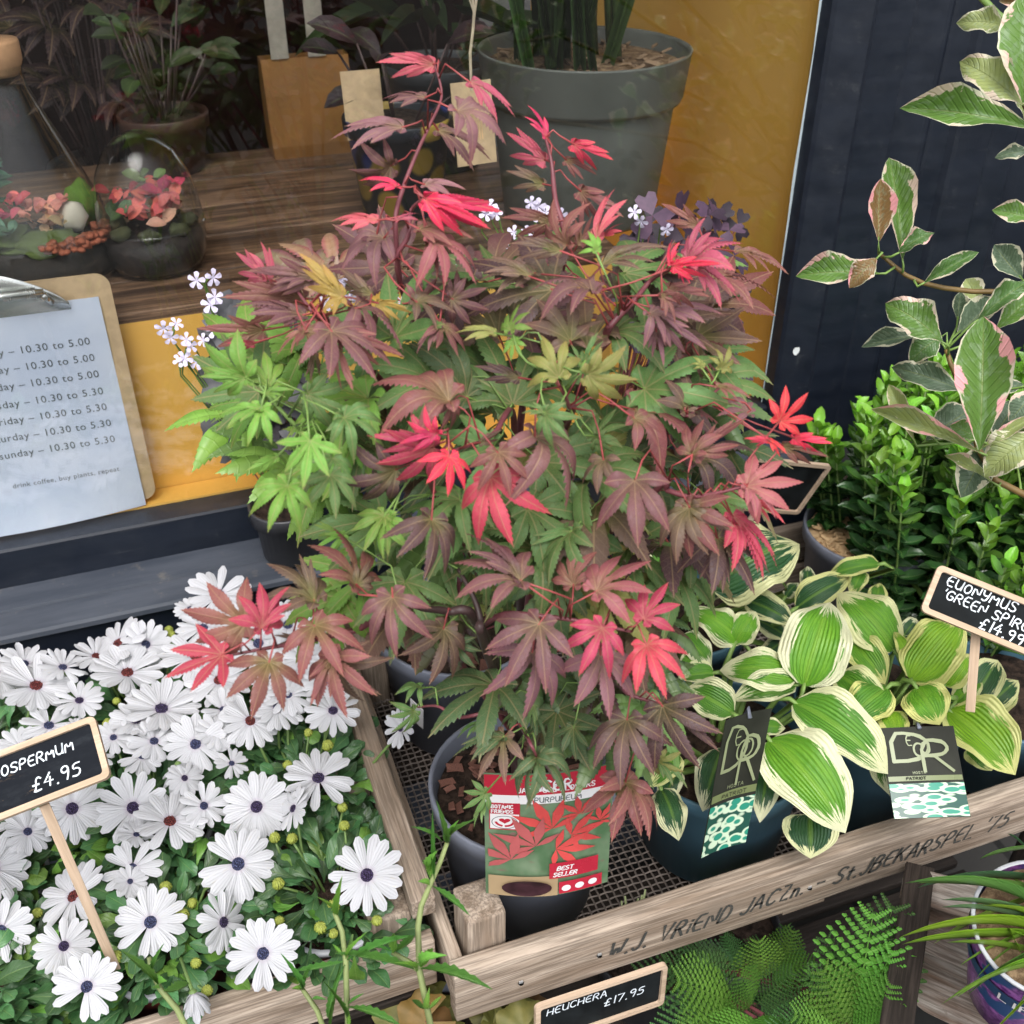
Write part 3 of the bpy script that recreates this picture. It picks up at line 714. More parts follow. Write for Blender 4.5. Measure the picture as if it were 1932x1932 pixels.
# ================================================================== THE MAPLE
PC = Vector((.268, .712, .742))
maple = thing('potted_maple', (PC.x, PC.y, .570), 'purple and red leaved Japanese maple in a grey pot at the front of the tray', 'potted tree')
pot(maple, PC, .096, .076, .170, M_POT)
soil(maple, (PC.x, PC.y, .722), .088)
chips(maple, (PC.x, PC.y, .728), .080, M_BARK, 'bark_chip', 60, (.014, .008, .0025), 3)
pal = dict(
 p=(.165, .066, .073, .4), P=(.085, .044, .047, .5), m=(.33, .098, .112, .3), q=(.44, .075, .12, .2), r=(.46, .045, .085, .2), R=(.68, .030, .10, .0),
 s=(.64, .035, .060, .05), b=(.205, .070, .066, .55), o=(.125, .075, .055, .7), k=(.25, .27, .07, .8), G=(.15, .31, .045, .3), g=(.10, .20, .055, .3), d=(.06, .11, .042, .4),
 y=(.40, .27, .06, .6), v=(.235, .105, .125, .3))
EC, ER = Vector((.31, .83, .97)), Vector((.40, .30, .46))
def crown_depth(p):
    d = ray(p); o = CP-EC
    dd = Vector((d.x/ER.x, d.y/ER.y, d.z/ER.z)); oo = Vector((o.x/ER.x, o.y/ER.y, o.z/ER.z))
    a, b, c = dd.dot(dd), oo.dot(dd), oo.dot(oo)-1; disc = b*b-a*c
    t0 = -b/a
    return t0-math.sqrt(disc)/a if disc > 0 else t0
# (crop, base x, base y, tip x, tip y, colour, visible width, depth offset)
ML = [
('B',572,350,250,340,'q',.45),('B',762,445,1010,640,'q',.5),('B',530,530,270,548,'p',.5,.02),('B',695,600,960,790,'v',.85,-.02),('B',405,690,0,762,'v',.6),
('B',335,900,100,915,'p',.65,.03),('B',585,705,885,880,'p',.6,.03),('B',375,1015,155,980,'R',.25),('B',510,1000,745,1030,'v',.6,.02),('B',515,1075,880,1245,'R',.45,-.02),
('B',515,1075,945,1150,'R',.3,-.02),('B',270,1195,0,1205,'q',.55),('B',480,1240,790,1300,'b',.6),('B',570,1310,800,1550,'m',.75),('B',530,1310,582,1520,'b',.5),
('B',250,1300,240,1480,'v',.8,.04),('B',300,1290,60,1480,'v',.8,.04),('B',360,1200,500,1160,'q',.3),
('B',1175,745,1070,565,'R',.4,.05),('B',1175,870,955,715,'q',.35,.06),('B',1320,780,1545,870,'s',.4,.05),('B',1280,865,1455,950,'b',.4,.07),('B',1165,1000,955,925,'o',.45,.06),
('B',1360,1035,1600,1180,'b',.4,.06),('B',1290,1330,1220,1070,'b',.75,.03),('B',1350,1330,1380,1080,'b',.5,.04),('B',1450,1300,1555,1015,'q',.5,.02),('B',1480,1290,1600,1210,'r',.4,.03),
('B',1215,1200,930,1180,'b',.35,.05),('B',1445,1365,1400,1250,'G',.9,-.02),('B',1260,1360,970,1320,'o',.6,.0),('B',1090,1500,780,1410,'o',.5,.01),('B',1120,1480,800,1530,'o',.5,.02),
('B',1430,1590,1080,1585,'p',.65,-.02),('B',1470,1440,1850,1340,'o',.3,0),('B',1310,1850,1120,1620,'o',.95,0),('B',1310,1850,1480,1740,'o',.7,.01),('B',1735,1700,1930,1840,'v',.8,-.01),
('B',1800,1590,1875,1760,'b',.5,-.03),('B',1790,1600,1930,1600,'b',.4,-.03),('C',120,1420,415,1320,'q',.75,-.03),('C',120,1430,400,1650,'q',.5,-.02),('C',110,1420,210,1170,'q',.6,-.03),
('C',25,1440,300,1430,'R',.25,-.04),('C',60,1445,125,1540,'R',.4,-.04),('C',20,1440,30,1290,'R',.3,-.04),('C',360,1360,660,1492,'b',.15,.02),('C',170,1220,-40,1100,'b',.2,.03),('C',230,1500,605,1635,'b',.25,.02),
('C',0,1560,235,1610,'b',.4,-.02),('C',-30,1680,310,1710,'v',.5,.0),('C',-40,1740,222,1905,'v',.6,-.01),('C',-60,1790,-20,1990,'v',.5,.0),
('G',185,208,135,150,'k',.9),('G',285,215,335,90,'k',.9),
('B',470,1640,690,1700,'o',.8),('B',470,1640,590,1500,'p',.7,.02),('B',665,1620,870,1680,'p',.7,.01),('B',660,1620,690,1460,'p',.7,.02),('B',135,1665,405,1920,'p',.75),('B',135,1665,190,1880,'p',.6),
('A',1860,1610,1610,1365,'y',.55,-.02),('A',1850,1610,1745,1695,'y',.9,-.02),('B',240,1600,50,1450,'o',.35),('B',260,1640,460,1700,'y',.3,.01),('B',605,1765,700,1935,'b',.85),('B',605,1765,470,1930,'p',.6),
('B',985,1790,1035,1645,'G',.7,-.03),('E',1005,65,985,178,'G',.9,-.03),('B',905,1805,672,1810,'k',.5,-.02),
('E',1245,265,1145,30,'k',1.,-.04),('E',1400,245,1680,272,'k',.8,-.05),('E',1385,180,1460,10,'g',.6,-.02),('E',1360,190,1310,80,'g',.7,-.02),
('E',650,390,215,310,'b',.85,-.02),('E',650,390,600,550,'b',.7,-.01),('E',585,565,420,495,'R',.7,-.05),('E',585,565,370,625,'R',.35,-.05),('E',650,690,642,912,'R',.85,-.06),('E',560,640,250,730,'r',.7,-.03),('E',540,620,200,578,'r',.4,-.03),
('E',365,760,40,825,'P',.7,-.02),('E',915,665,985,915,'b',1.,-.05),('E',875,800,1000,1182,'r',.85,-.04),('E',1110,580,1275,1000,'p',.75,-.03),('E',1170,455,1310,610,'g',.7,-.05),('E',1170,455,1010,410,'g',.5,-.05),
('E',1445,590,1560,430,'g',.9,0),('E',1445,590,1550,665,'g',.7,0),('E',1035,265,780,200,'P',.5,0),('E',1655,820,1675,1192,'p',1.,-.06),('E',1490,705,1455,900,'o',.8,-.02),('E',1650,480,1790,650,'b',.9,-.02),
('E',555,1030,510,1372,'P',.9,-.05),('E',1040,1365,660,1270,'p',.9,-.07),('E',1040,1365,720,1100,'p',.35,-.07),('E',1450,1420,1750,1255,'m',.95,-.06),('E',1325,1390,1330,1150,'b',.8,-.03),('E',1315,1095,1190,1400,'g',.8,0),
('E',1315,1095,1090,1175,'g',.6,0),('E',1705,1570,1840,1370,'r',1.,-.08),('E',1480,1620,1350,1885,'r',1.,-.08),('E',1720,1710,1830,2010,'r',1.,-.09),('E',1140,1595,950,1945,'p',.95,-.07),('E',1100,1750,1045,2130,'v',.85,-.05),
('E',1470,1760,1520,2125,'v',.95,-.06),('E',345,1450,370,1790,'p',.95,-.06),('E',145,1390,15,1070,'b',.8,-.04),('E',145,1390,225,1250,'o',.9,-.04),
('D',1705,1475,1440,1270,'o',.9,-.05),('D',1705,1475,1620,1215,'o',.6,-.05),('D',1415,1620,1405,1370,'r',.85,-.1),('D',1415,1620,1575,1390,'r',.6,-.1),('D',1335,1595,975,1520,'b',.95,-.08),('D',1205,1765,885,1895,'r',.95,-.11),
('D',1460,1800,1360,2119,'b',1.,-.1),('D',1705,1605,1865,1890,'b',1.,-.06),('D',1800,1775,1885,2115,'b',.7,-.07),('D',1800,1775,1680,2050,'b',.6,-.07),('E',60,1790,290,1985,'o',.8,-.05),('D',1640,1700,1480,1660,'o',.6,-.05),
('D',1335,265,1100,65,'G',.8,-.03),('D',1335,265,1072,260,'G',.55,-.03),('D',1455,310,1430,120,'G',.9,-.02),('D',1430,355,1600,332,'G',.4,-.04),('D',1415,430,1340,640,'G',1.05,-.06),('D',1415,430,1130,522,'G',.6,-.06),('D',1665,350,1925,465,'g',.8,-.02),
('D',1680,605,1640,872,'G',1.05,-.08),('D',1560,850,1450,1105,'G',1.,-.08),('D',1790,790,1820,1035,'g',.9,-.05),('D',1505,690,1330,770,'G',.5,-.04),('D',1870,475,1850,640,'g',.8,-.02),('E',80,480,300,640,'g',1.,-.03),('E',20,700,45,900,'g',.7,-.03),
('D',1870,1110,1700,1195,'G',.6,0),('D',1830,1110,1700,1060,'G',.6,0),('D',1900,1190,1790,1270,'G',.6,0),('E',300,1010,185,1210,'G',.95,-.02),('E',330,1030,300,1262,'G',.7,-.02),
('A',1715,1505,1330,1470,'p',.4),('A',1700,1515,1420,1535,'p',.4),('A',1450,1515,1410,1305,'q',.5),('A',1450,1515,1275,1365,'q',.4),('A',1650,1710,1250,1665,'p',.6,-.01),('A',1650,1710,1360,1690,'p',.5,-.01),('D',1655,8,1800,165,'b',.7,-.03),
('D',1655,8,1500,150,'b',.5,-.03),('A',1430,1790,1060,1782,'b',.2,.02),('D',1380,80,1222,75,'r',.25),('A',1650,1620,1190,1612,'b',.3,.02),('D',1700,130,1680,290,'o',.45),('D',1830,100,1915,340,'b',.35,-.02),('E',10,10,260,285,'p',.8,-.03),('E',60,20,415,155,'b',.4,-.02),
('G',425,850,740,830,'m',1.,-.07),('G',425,850,590,1035,'m',.6,-.07),('G',135,680,200,485,'b',.9,-.04),('G',135,680,430,485,'b',.5,-.04),('G',440,460,245,385,'v',.75,-.02),('G',605,500,765,340,'s',.75,-.06),('G',550,600,650,680,'s',.6,-.07),('G',550,600,412,592,'s',.4,-.07),
('G',680,590,900,620,'R',.25,-.05),('G',620,630,878,695,'b',.35,-.04),('G',120,965,50,1282,'o',.9,-.05),('G',120,965,285,1230,'b',.8,-.05),('G',350,1010,600,1310,'r',.5,-.04),('G',350,1010,520,1372,'r',.4,-.04),('G',270,1130,475,1447,'P',.9,-.03),
('G',270,1130,295,1437,'P',.6,-.03),('G',95,445,80,215,'o',.8,0),('G',95,445,195,400,'o',.5,0),('G',430,930,640,1060,'r',.4,-.05),('G',260,310,455,380,'b',.4,-.02),
('I',1615,280,1580,667,'P',.95,-.05),('J',-29,205,182,555,'P',.8,-.05),('J',-29,205,285,460,'P',.4,-.05),('I',1605,620,1530,950,'b',1.,-.06),('I',1605,620,1735,940,'b',.7,-.06),('I',950,375,805,612,'o',.9,-.03),('I',950,375,665,490,'d',.6,-.03),
('I',1125,485,1280,745,'d',.9,-.05),('I',1125,485,1095,775,'d',.7,-.05),('I',1325,320,1340,510,'d',.9,0),('I',1775,500,1925,565,'k',.7,-.02),('I',1775,500,1945,660,'g',.5,-.02),('I',850,680,722,768,'g',.8,0),('I',850,730,785,872,'g',.5,0),
('I',500,110,352,152,'g',.7,.02),('I',460,230,330,355,'g',.7,.02),('I',820,300,690,390,'g',.6,.02),('I',1100,250,1170,412,'d',.6,.02),('I',1010,250,925,330,'g',.6,.03),('I',1110,200,1060,352,'g',.6,.01),
('E',620,1620,540,1932,'o',.7,-.02),('E',700,1700,800,1840,'d',.8,.0),('E',700,1530,600,1250,'g',.9,.02),('E',620,1620,400,1745,'d',.6,-.01),('E',810,620,940,545,'o',.5,-.01),
]
rnd = random.Random(5)
trunk_base = Vector((PC.x, PC.y+.005, .735))
leaves = []
for e in ML:
    c, bx, by, tx_, ty_, col, wf = e[:7]; off = e[7] if len(e) > 7 else 0
    pb, pt_ = px(c, bx, by), px(c, tx_, ty_)
    D = crown_depth(pb)+off; B = at(pb, D=D)
    N = (tocam(B)*.80+UP*.42+Vector((rnd.uniform(-.2, .2), rnd.uniform(-.2, .2), rnd.uniform(-.1, .1)))).normalized()
    Tp = on_plane(pt_, B, N)
    if (Tp-B).length > 2.2*((pt_[0]-pb[0])**2+(pt_[1]-pb[1])**2)**.5*D/FPX: Tp = at(pt_, D=D-.01)
    roll = math.acos(min(1, max(.28, wf)))*.9*rnd.choice((-1, 1))
    if wf <= .62:
        # drooping leaves: lobes sweep to the low side of the axis
        ax2 = (pt_[0]-pb[0], pt_[1]-pb[1]); low = 1 if ax2[0] < 0 else 0
        me = rnd.choice(MAPLES_N[0 if low else 1]); roll = math.acos(min(1, .55+.6*wf))*rnd.choice((-1, 1))*.8
    else: me = rnd.choice(MAPLES)
    a = pal[col]; j = rnd.uniform(.85, 1.15); a = tuple(v*j for v in a[:3])+(a[3]*rnd.uniform(.5, 1.3),)
    leaves.append((me, frame(B, Tp, N, .72 if wf <= .62 else .95, 1., roll), a))
# unseen and half hidden leaves that fill the crown
POLY = [(440,560),(600,540),(720,470),(830,510),(1000,510),(1250,490),(1370,600),(1350,720),(1430,830),(1390,980),(1240,1120),(1250,1380),(1080,1400),(960,1370),(890,1200),(740,1180),(620,1150),(640,1000),(520,900),(430,760),(460,620)]
def inside(p, poly):
    r = False; j = len(poly)-1
    for i in range(len(poly)):
        (xi, yi), (xj, yj) = poly[i], poly[j]
        if (yi > p[1]) != (yj > p[1]) and p[0] < (xj-xi)*(p[1]-yi)/(yj-yi)+xi: r = not r
        j = i
    return r
nfill = 0; want = 135
pts_used = []
tries = 0
while nfill < want and tries < 60000:
    tries += 1
    p = (rnd.uniform(420, 1470), rnd.uniform(350, 1520))
    if not inside(p, POLY) or any((p[0]-q[0])**2+(p[1]-q[1])**2 < 25**2 for q in pts_used): 
        continue
    pts_used.append(p)
    D = crown_depth(p)+rnd.uniform(.02, .16); B = at(p, D=D)
    ang = math.atan2(p[1]-800, p[0]-950)+rnd.uniform(-1.1, 1.1)
    dpx = Vector((math.cos(ang), math.sin(ang)*.7+.35)); dpx.normalize()
    L = rnd.uniform(.048, .066)*FPX/D
    pt_ = (p[0]+dpx.x*L, p[1]+dpx.y*L)
    N = (tocam(B)*.6+UP*.6+Vector((rnd.uniform(-.45, .45), rnd.uniform(-.45, .45), rnd.uniform(-.2, .2)))).normalized()
    Tp = on_plane(pt_, B, N)
    if (Tp-B).length > .08: Tp = B+(Tp-B).normalized()*.065
    if p[1] < 620: col = rnd.choice('pPoobPgg') if p[0] > 700 else rnd.choice('pPbbo')
    elif p[1] < 1150: col = rnd.choice('gggggodk') if p[0] < 1150 else rnd.choice('goodPgb')
    else: col = rnd.choice('dddggoP')
    if p[0] < 700 and 640 < p[1] < 1150: col = rnd.choice('GGg')
    a = pal[col]; j = rnd.uniform(.75, 1.2); a = tuple(v*j for v in a[:3])+(a[3],)
    leaves.append((rnd.choice(MAPLES), frame(B, Tp, N, 1., 1.), a)); nfill += 1
# branches: trunk forks and long shoots
skel = []
def shoot(pts, r0, r1, mat, name='branch', n=7):
    pts = [Vector(p) for p in pts]; q = []
    for i in range(len(pts)-1):
        p0, p1, p2, p3 = pts[max(i-1, 0)], pts[i], pts[i+1], pts[min(i+2, len(pts)-1)]
        for k in range(6):
            t = k/6; q.append(.5*((2*p1)+(p2-p0)*t+(2*p0-5*p1+4*p2-p3)*t*t+(3*p1-p0-3*p2+p3)*t*t*t))
    q.append(pts[-1]); m = len(q)-1
    mb = MB(); mb.tube(q, [r0+(r1-r0)*i/m for i in range(m+1)], n); mb.build(name, mat, maple, True)
    skel.extend(q)
def cpx(c, x, y, off=.02):
    p = px(c, x, y); return at(p, D=crown_depth(p)+off)
TB = trunk_base
f1 = TB+Vector((0, .02, .07)); f2 = TB+Vector((.015, .035, .16)); f3 = TB+Vector((.01, .05, .27))
shoot([TB-Vector((0, 0, .02)), f1, f2, f3], .0085, .005, M_BARKSTEM, 'trunk')
top = cpx('B', 385, 1535, .05)
shoot([f3, f3.lerp(top, .5)+Vector((0, .02, 0)), top, cpx('B', 430, 1270), cpx('B', 445, 1140), cpx('B', 515, 1075, 0)], .0030, .0010, M_TWIG)
shoot([top, cpx('B', 360, 1200), cpx('B', 405, 1010), cpx('B', 480, 820), cpx('B', 545, 680), cpx('B', 610, 520), cpx('B', 573, 352, 0)], .0020, .0008, M_TWIG)
t2 = cpx('B', 1270, 1420, .08)
shoot([f3, f3.lerp(t2, .5)+Vector((0, .03, 0)), t2, cpx('B', 1225, 1080, .06), cpx('B', 1205, 880, .05), cpx('B', 1173, 748, .05)], .0038, .0009, M_TWIG)
t3 = cpx('B', 1480, 1860, .04)
shoot([f2, f2.lerp(t3, .6)+Vector((0, .03, 0)), t3, cpx('B', 1530, 1760), cpx('B', 1660, 1620), cpx('B', 1750, 1515), cpx('B', 1885, 1440, -.03)], .004, .0011, M_TWIG)
l1 = cpx('E', 820, 1615, .02); fb = TB+Vector((0, .01, .05))
shoot([fb, l1, cpx('E', 640, 1530, -.01), cpx('E', 500, 1512, -.03), cpx('E', 345, 1452, -.055)], .0048, .0012, M_BARKSTEM)
shoot([fb, cpx('E', 835, 1690, .0), cpx('E', 825, 1600, -.01), cpx('E', 790, 1470, .0), cpx('E', 700, 1300, .02)], .004, .0014, M_BARKSTEM)
shoot([l1, cpx('E', 950, 1545, -.02), cpx('E', 1180, 1560, -.03), cpx('E', 1340, 1580, -.04), cpx('E', 1640, 1640, -.06)], .0026, .0011, M_TWIG)
l2 = cpx('E', 120, 1640, .02)
shoot([fb, l1+Vector((-.04, .02, 0)), l2, cpx('D', 1620, 1700, -.05), cpx('D', 1500, 1720, -.07), cpx('D', 1230, 1770, -.1)], .0035, .0009, M_TWIG)
shoot([f2, cpx('E', 615, 970, .05), cpx('E', 560, 760, -.01), cpx('E', 640, 625, -.04)], .0026, .0009, M_TWIG)
shoot([f3, cpx('E', 1000, 480, .08), cpx('E', 900, 560, .02), cpx('E', 820, 610, .0), cpx('E', 655, 665, -.03)], .003, .0009, M_TWIG)
shoot([f3, cpx('E', 1300, 500, .06), cpx('E', 1298, 420, .0), cpx('E', 1250, 270, -.03)], .0025, .0009, M_TWIG)
l3 = cpx('D', 1900, 700, .07)
shoot([f2, l3, cpx('D', 1690, 590, -.0), cpx('D', 1560, 480, -.02), cpx('D', 1400, 300, -.03)], .003, .0009, M_GSTALK)
r1 = cpx('G', -60, 870, .0)
shoot([f1, f1.lerp(r1, .5)+Vector((0, .04, .0)), r1, cpx('G', 0, 875, -.02), cpx('G', 150, 910, -.04), cpx('G', 425, 850, -.07)], .0035, .0011, M_TWIG)
shoot([f2, cpx('G', 0, 560, .05), cpx('G', 110, 470, .0), cpx('G', 280, 320, .02)], .003, .0009, M_TWIG)
shoot([f1, cpx('I', 1500, 60, .04), cpx('I', 1615, 140, -.02), cpx('I', 1800, 200, -.04)], .003, .0009, M_TWIG)
shoot([f1, cpx('I', 900, 240, .02), cpx('I', 700, 270, .0), cpx('I', 590, 210, .01), cpx('I', 480, 215, .02)], .002, .0008, M_TWIG)
shoot([f1, cpx('I', 1070, 370, -.02), cpx('I', 1125, 485, -.05)], .002, .0009, M_TWIG)
shoot([f3, cpx('D', 1880, 60, .06), cpx('A', 1720, 1720, .0), cpx('A', 1600, 1560, .0)], .0028, .0009, M_TWIG)
leaves.sort(key=lambda it: (Vector(it[1].translation)-CP).length)
big, rest = leaves[:297], leaves[297:]
for me, M, c in big: link('leaf', me, maple, M, c)
mass('leaves', rest, M_GREEN_S, maple)
stalk_r, stalk_g = MB(), MB()
sk = np.array([tuple(q) for q in skel])
for me, M, c in leaves[:297]:
    B = Vector(M.translation); ax = Vector(M.col[1][:3]).normalized()
    d = np.linalg.norm(sk-np.array(B)-np.array(-ax*.02), axis=1); k = int(d.argmin()); A = Vector(sk[k])
    L = (A-B).length
    if L > .16: A = B+(A-B).normalized()*.07; L = .07
    if L < .004: continue
    mid = B.lerp(A, .45)-ax*min(.02, L*.3)+Vector((0, 0, .006))
    s_ = stalk_g if (c[1] > c[0]) else stalk_r
    s_.tube([B+ax*.0015, B.lerp(mid, .5)-ax*.003, mid, A], [.0008, .0006, .0006, .0008], 5)
tag(stalk_r.build('leaf_stalks', M_RSTALK, maple, True), kind='stuff'); tag(stalk_g.build('leaf_stalks', M_GSTALK, maple, True), kind='stuff')

# label on the maple pot
def quad_frame(tl, tr, bl):
    """matrix whose x runs tl->tr and y runs bl->tl, origin at bl"""
    x = (tr-tl); W = x.length; x.normalize(); y = (tl-bl); y = y-x*y.dot(x); H = y.length; y.normalize(); z = x.cross(y)
    M = Matrix((x, y, z)).transposed().to_4x4(); M.translation = bl; return M, W, H
def rect_frame(ptl, ptr, pbl, Dtl, Dbl):
    """true rectangle seen at three corners: the depth of the third is solved so that its sides meet at right angles"""
    tl, bl = at(ptl, D=Dtl), at(pbl, D=Dbl); best = None
    for k in range(600):
        D = Dtl*(.75+.5*k/599); tr = at(ptr, D=D); c_ = abs((tr-tl).normalized().dot((bl-tl).normalized()))
        if best is None or c_ < best[0]: best = (c_, tr)
    return quad_frame(tl, best[1], bl)
def flat(name, pts, mat, parent, M, z=0., bow=None):
    mb = MB(); f = bow or (lambda x, y, z: Vector((x, y, z)))
    mb.add([f(x, y, z) for x, y in pts], [tuple(range(len(pts)))]); me = mb.mesh(name, mat)
    return link(name, me, parent, M)
def sheet(name, w_, h_, mat, parent, M, bow, z=0., x0=0., y0=0., n=14, th=0.):
    mb = MB(); vs = []; uv = []
    for j in range(n+1):
        for i in range(n+1): vs.append(bow(x0+w_*i/n, y0+h_*j/n, z)); uv.append((i/n, j/n))
    fs = [(j*(n+1)+i, j*(n+1)+i+1, (j+1)*(n+1)+i+1, (j+1)*(n+1)+i) for j in range(n) for i in range(n)]
    mb.add(vs, fs, uv)
    if th:
        mb.add([Vector(v)-Vector((0, 0, th)) for v in vs], [f[::-1] for f in fs], uv)
        ring = [i for i in range(n+1)]+[(j+1)*(n+1)-1 for j in range(1, n+1)]+[n*(n+1)+i for i in range(n-1, -1, -1)]+[j*(n+1) for j in range(n-1, 0, -1)]
        k = len(ring); mb.add([vs[i] for i in ring]+[Vector(vs[i])-Vector((0, 0, th)) for i in ring], [(i, (i+1) % k, k+(i+1) % k, k+i)[::-1] for i in range(k)])
    return link(name, mb.mesh(name, mat, True), parent, M)
M, W, H = rect_frame(px('I', 840, 590), px('I', 1552, 532), px('I', 852, 1240), .955, 1.03); bl = M.translation.copy()
lab = thing('plant_label', bl, 'large red and green picture label standing at the front of the maple pot', 'plant label')
bowf = lambda x, y, z: Vector((x, y, z+.010*math.sin(math.pi*x/W)*(1-.35*y/H)-.004-.000*y))
def photo_mat():
    q = NT('printed_foliage'); uv = q.uv(); nz = q.noise(uv, 3., 3); n2 = q.noise(q.mapping(uv, (3, 9, 1), rot=(0, 0, .6)), 2., 4)
    c = q.mix(q.ramp(nz, .35, .7), (.075, .15, .07), (.20, .27, .17)); c = q.mix(q.ramp(n2, .55, .75), c, (.22, .12, .11))
    q.set(color=c, rough=.3); return q.m
M_RED = simple('red_print', (.45, .022, .045), .3, .06, 20); M_WPRINT = simple('white_print', (.76, .74, .74), .35, .04, 20)
sheet('card', W, H, photo_mat(), lab, M, bowf, th=.0008)
hb = H*.215
sheet('banner', W*.998, hb-.009, M_RED, lab, M, bowf, z=.0004, x0=W*.001, y0=H-hb+.008)
sheet('banner_stripe', W*.998, .0105, M_WPRINT, lab, M, bowf, z=.0004, x0=W*.001, y0=H-hb-.0025)
bt = lambda s, x, y, h, mat, th, nm, sh=0., sqz=.95: (lambda mb: (letters(mb, s, bowf, x, y, h, th, .0, sh, 1.4, .0009, sqz), link(nm, mb.mesh(nm, mat), lab, M)))(MB())
bt('ACER', W*.36, H-.0195, .0115, M_WPRINT, .0022, 'label_lettering')
bt('JAPANESE FLOWERS', W*.25, H-hb+.0115, .0055, M_WPRINT, .0011, 'label_lettering')
bt('PURPUREUM', W*.38, H-hb-.0005, .0058, M_INK, .0009, 'label_lettering')
bx_ = W*.035; by_ = H*.56; bw_ = W*.235
sheet('badge', bw_, H*.215, M_RED, lab, M, bowf, z=.0004, x0=bx_, y0=by_)
sheet('badge_panel', bw_*.94, H*.118, M_WPRINT, lab, M, bowf, z=.0007, x0=bx_+bw_*.03, y0=by_+.0015)
bt('BOTANIC', bx_+.002, by_+H*.175, .0040, M_WPRINT, .0010, 'label_lettering', sqz=.83)
bt('FRIENDS', bx_+.002, by_+H*.137, .0040, M_WPRINT, .0010, 'label_lettering', sqz=.87)
mb = MB(); cx_, cy_ = bx_+bw_/2, by_+H*.064
def ell(mb, cx, cy, a, b, z, n=20, a0=0, a1=6.283): mb.add([bowf(cx+a*math.cos(a0+(a1-a0)*k/(n-1)), cy+b*math.sin(a0+(a1-a0)*k/(n-1)), z) for k in range(n)], [tuple(range(n))])
def arcband(mb, cx, cy, a, b, wd, z, a0, a1, n=18):
    vs = []
    for k in range(n):
        t = a0+(a1-a0)*k/(n-1); vs += [bowf(cx+(a-wd)*math.cos(t), cy+(b-wd)*math.sin(t), z), bowf(cx+a*math.cos(t), cy+b*math.sin(t), z)]
    mb.add(vs, [(2*i, 2*i+1, 2*i+3, 2*i+2) for i in range(n-1)])
arcband(mb, cx_, cy_, bw_*.43, H*.052, .0007, .0010, 0, 6.2832, 28)
link('badge_ring', mb.mesh('badge_ring', M_INK), lab, M)
mb = MB()
hp = []
for k in range(24):
    t = 2*math.pi*k/24; hp.append(bowf(cx_+bw_*.0125*16*math.sin(t)**3*.95, cy_+.002+H*.0024*(13*math.cos(t)-5*math.cos(2*t)-2*math.cos(3*t)-math.cos(4*t))*.62, .0010))
mb.add(hp, [tuple(range(24))]); arcband(mb, cx_, cy_+.001, bw_*.33, H*.044, .0022, .00098, math.pi*1.03, math.pi*1.42); arcband(mb, cx_, cy_+.001, bw_*.33, H*.044, .0022, .00098, math.pi*1.5, math.pi*1.97)
link('badge_heart', mb.mesh('badge_heart', M_RED), lab, M)
M_PR = simple('printed_red_leaf', (.60, .075, .07), .3, .2, 14); M_PR2 = simple('printed_dull_red_leaf', (.42, .10, .10), .3, .2, 14)
def print_leaf(cx, cy, L, ang, sc_, mat, z):
    mb = MB()
    for a, l in ((0, 1), (38, .95), (-40, .9), (85, .7), (-85, .62)):
        A = R(ang+a); d = (math.cos(A), math.sin(A)); p = (-d[1], d[0]); l *= L
        out = [(0, 0)]+[(d[0]*l*t+p[0]*l*w_, d[1]*l*t+p[1]*l*w_) for t, w_ in ((.3, .09), (.5, .13), (.7, .09), (1, 0), (.7, -.09), (.5, -.13), (.3, -.09))]
        mb.add([bowf(min(max(cx+x, W*.02), W*.98), cy+y*sc_, z+.00012*(a % 7)) for x, y in out], [tuple(range(len(out)))])
    link('printed_leaf', mb.mesh('printed_leaf', mat), lab, M)
for k, (u, v, L, a, m_) in enumerate(((.52,.57,.034,115,M_PR),(.74,.66,.020,100,M_PR),(.67,.50,.028,15,M_PR),(.39,.44,.034,120,M_PR2),(.55,.405,.030,-10,M_PR),(.20,.33,.032,120,M_PR2),(.90,.58,.018,60,M_PR))):
    print_leaf(W*u, H*v, L*1.3, a, .9, m_, .0006+.0003*k)
M_PBARK = simple('printed_dark_bark', (.035, .012, .016), .4, .4, 60); M_PTAN = simple('printed_tan', (.42, .30, .17), .4, .2, 10)
sheet('inset_picture', W*.55, H*.17, M_PTAN, lab, M, bowf, z=.0030, x0=W*.02, y0=H*.02)
mb = MB(); ell(mb, W*.32, H*.105, W*.20, H*.065, .0056); link('inset_bark', mb.mesh('inset_bark', M_PBARK), lab, M)
sheet('badge_band', W*.40, H*.13, M_RED, lab, M, bowf, z=.0032, x0=W*.50, y0=H*.165)
sheet('badge_band', W*.36, H*.10, M_RED, lab, M, bowf, z=.0033, x0=W*.58, y0=H*.03)
mb = MB(); letters(mb, 'BEST', bowf, W*.56, H*.235, .0048, .0012, .03, .2, 1.3, .0038); letters(mb, 'SELLER', bowf, W*.53, H*.185, .0048, .0012, .03, .2, 1.3, .0038)
for u in (.64, .75, .86): ell(mb, W*u, H*(.075+.03*(u-.64)), W*.038, W*.033, .0038, 14)
link('label_lettering', mb.mesh('label_lettering', M_WPRINT), lab, M)

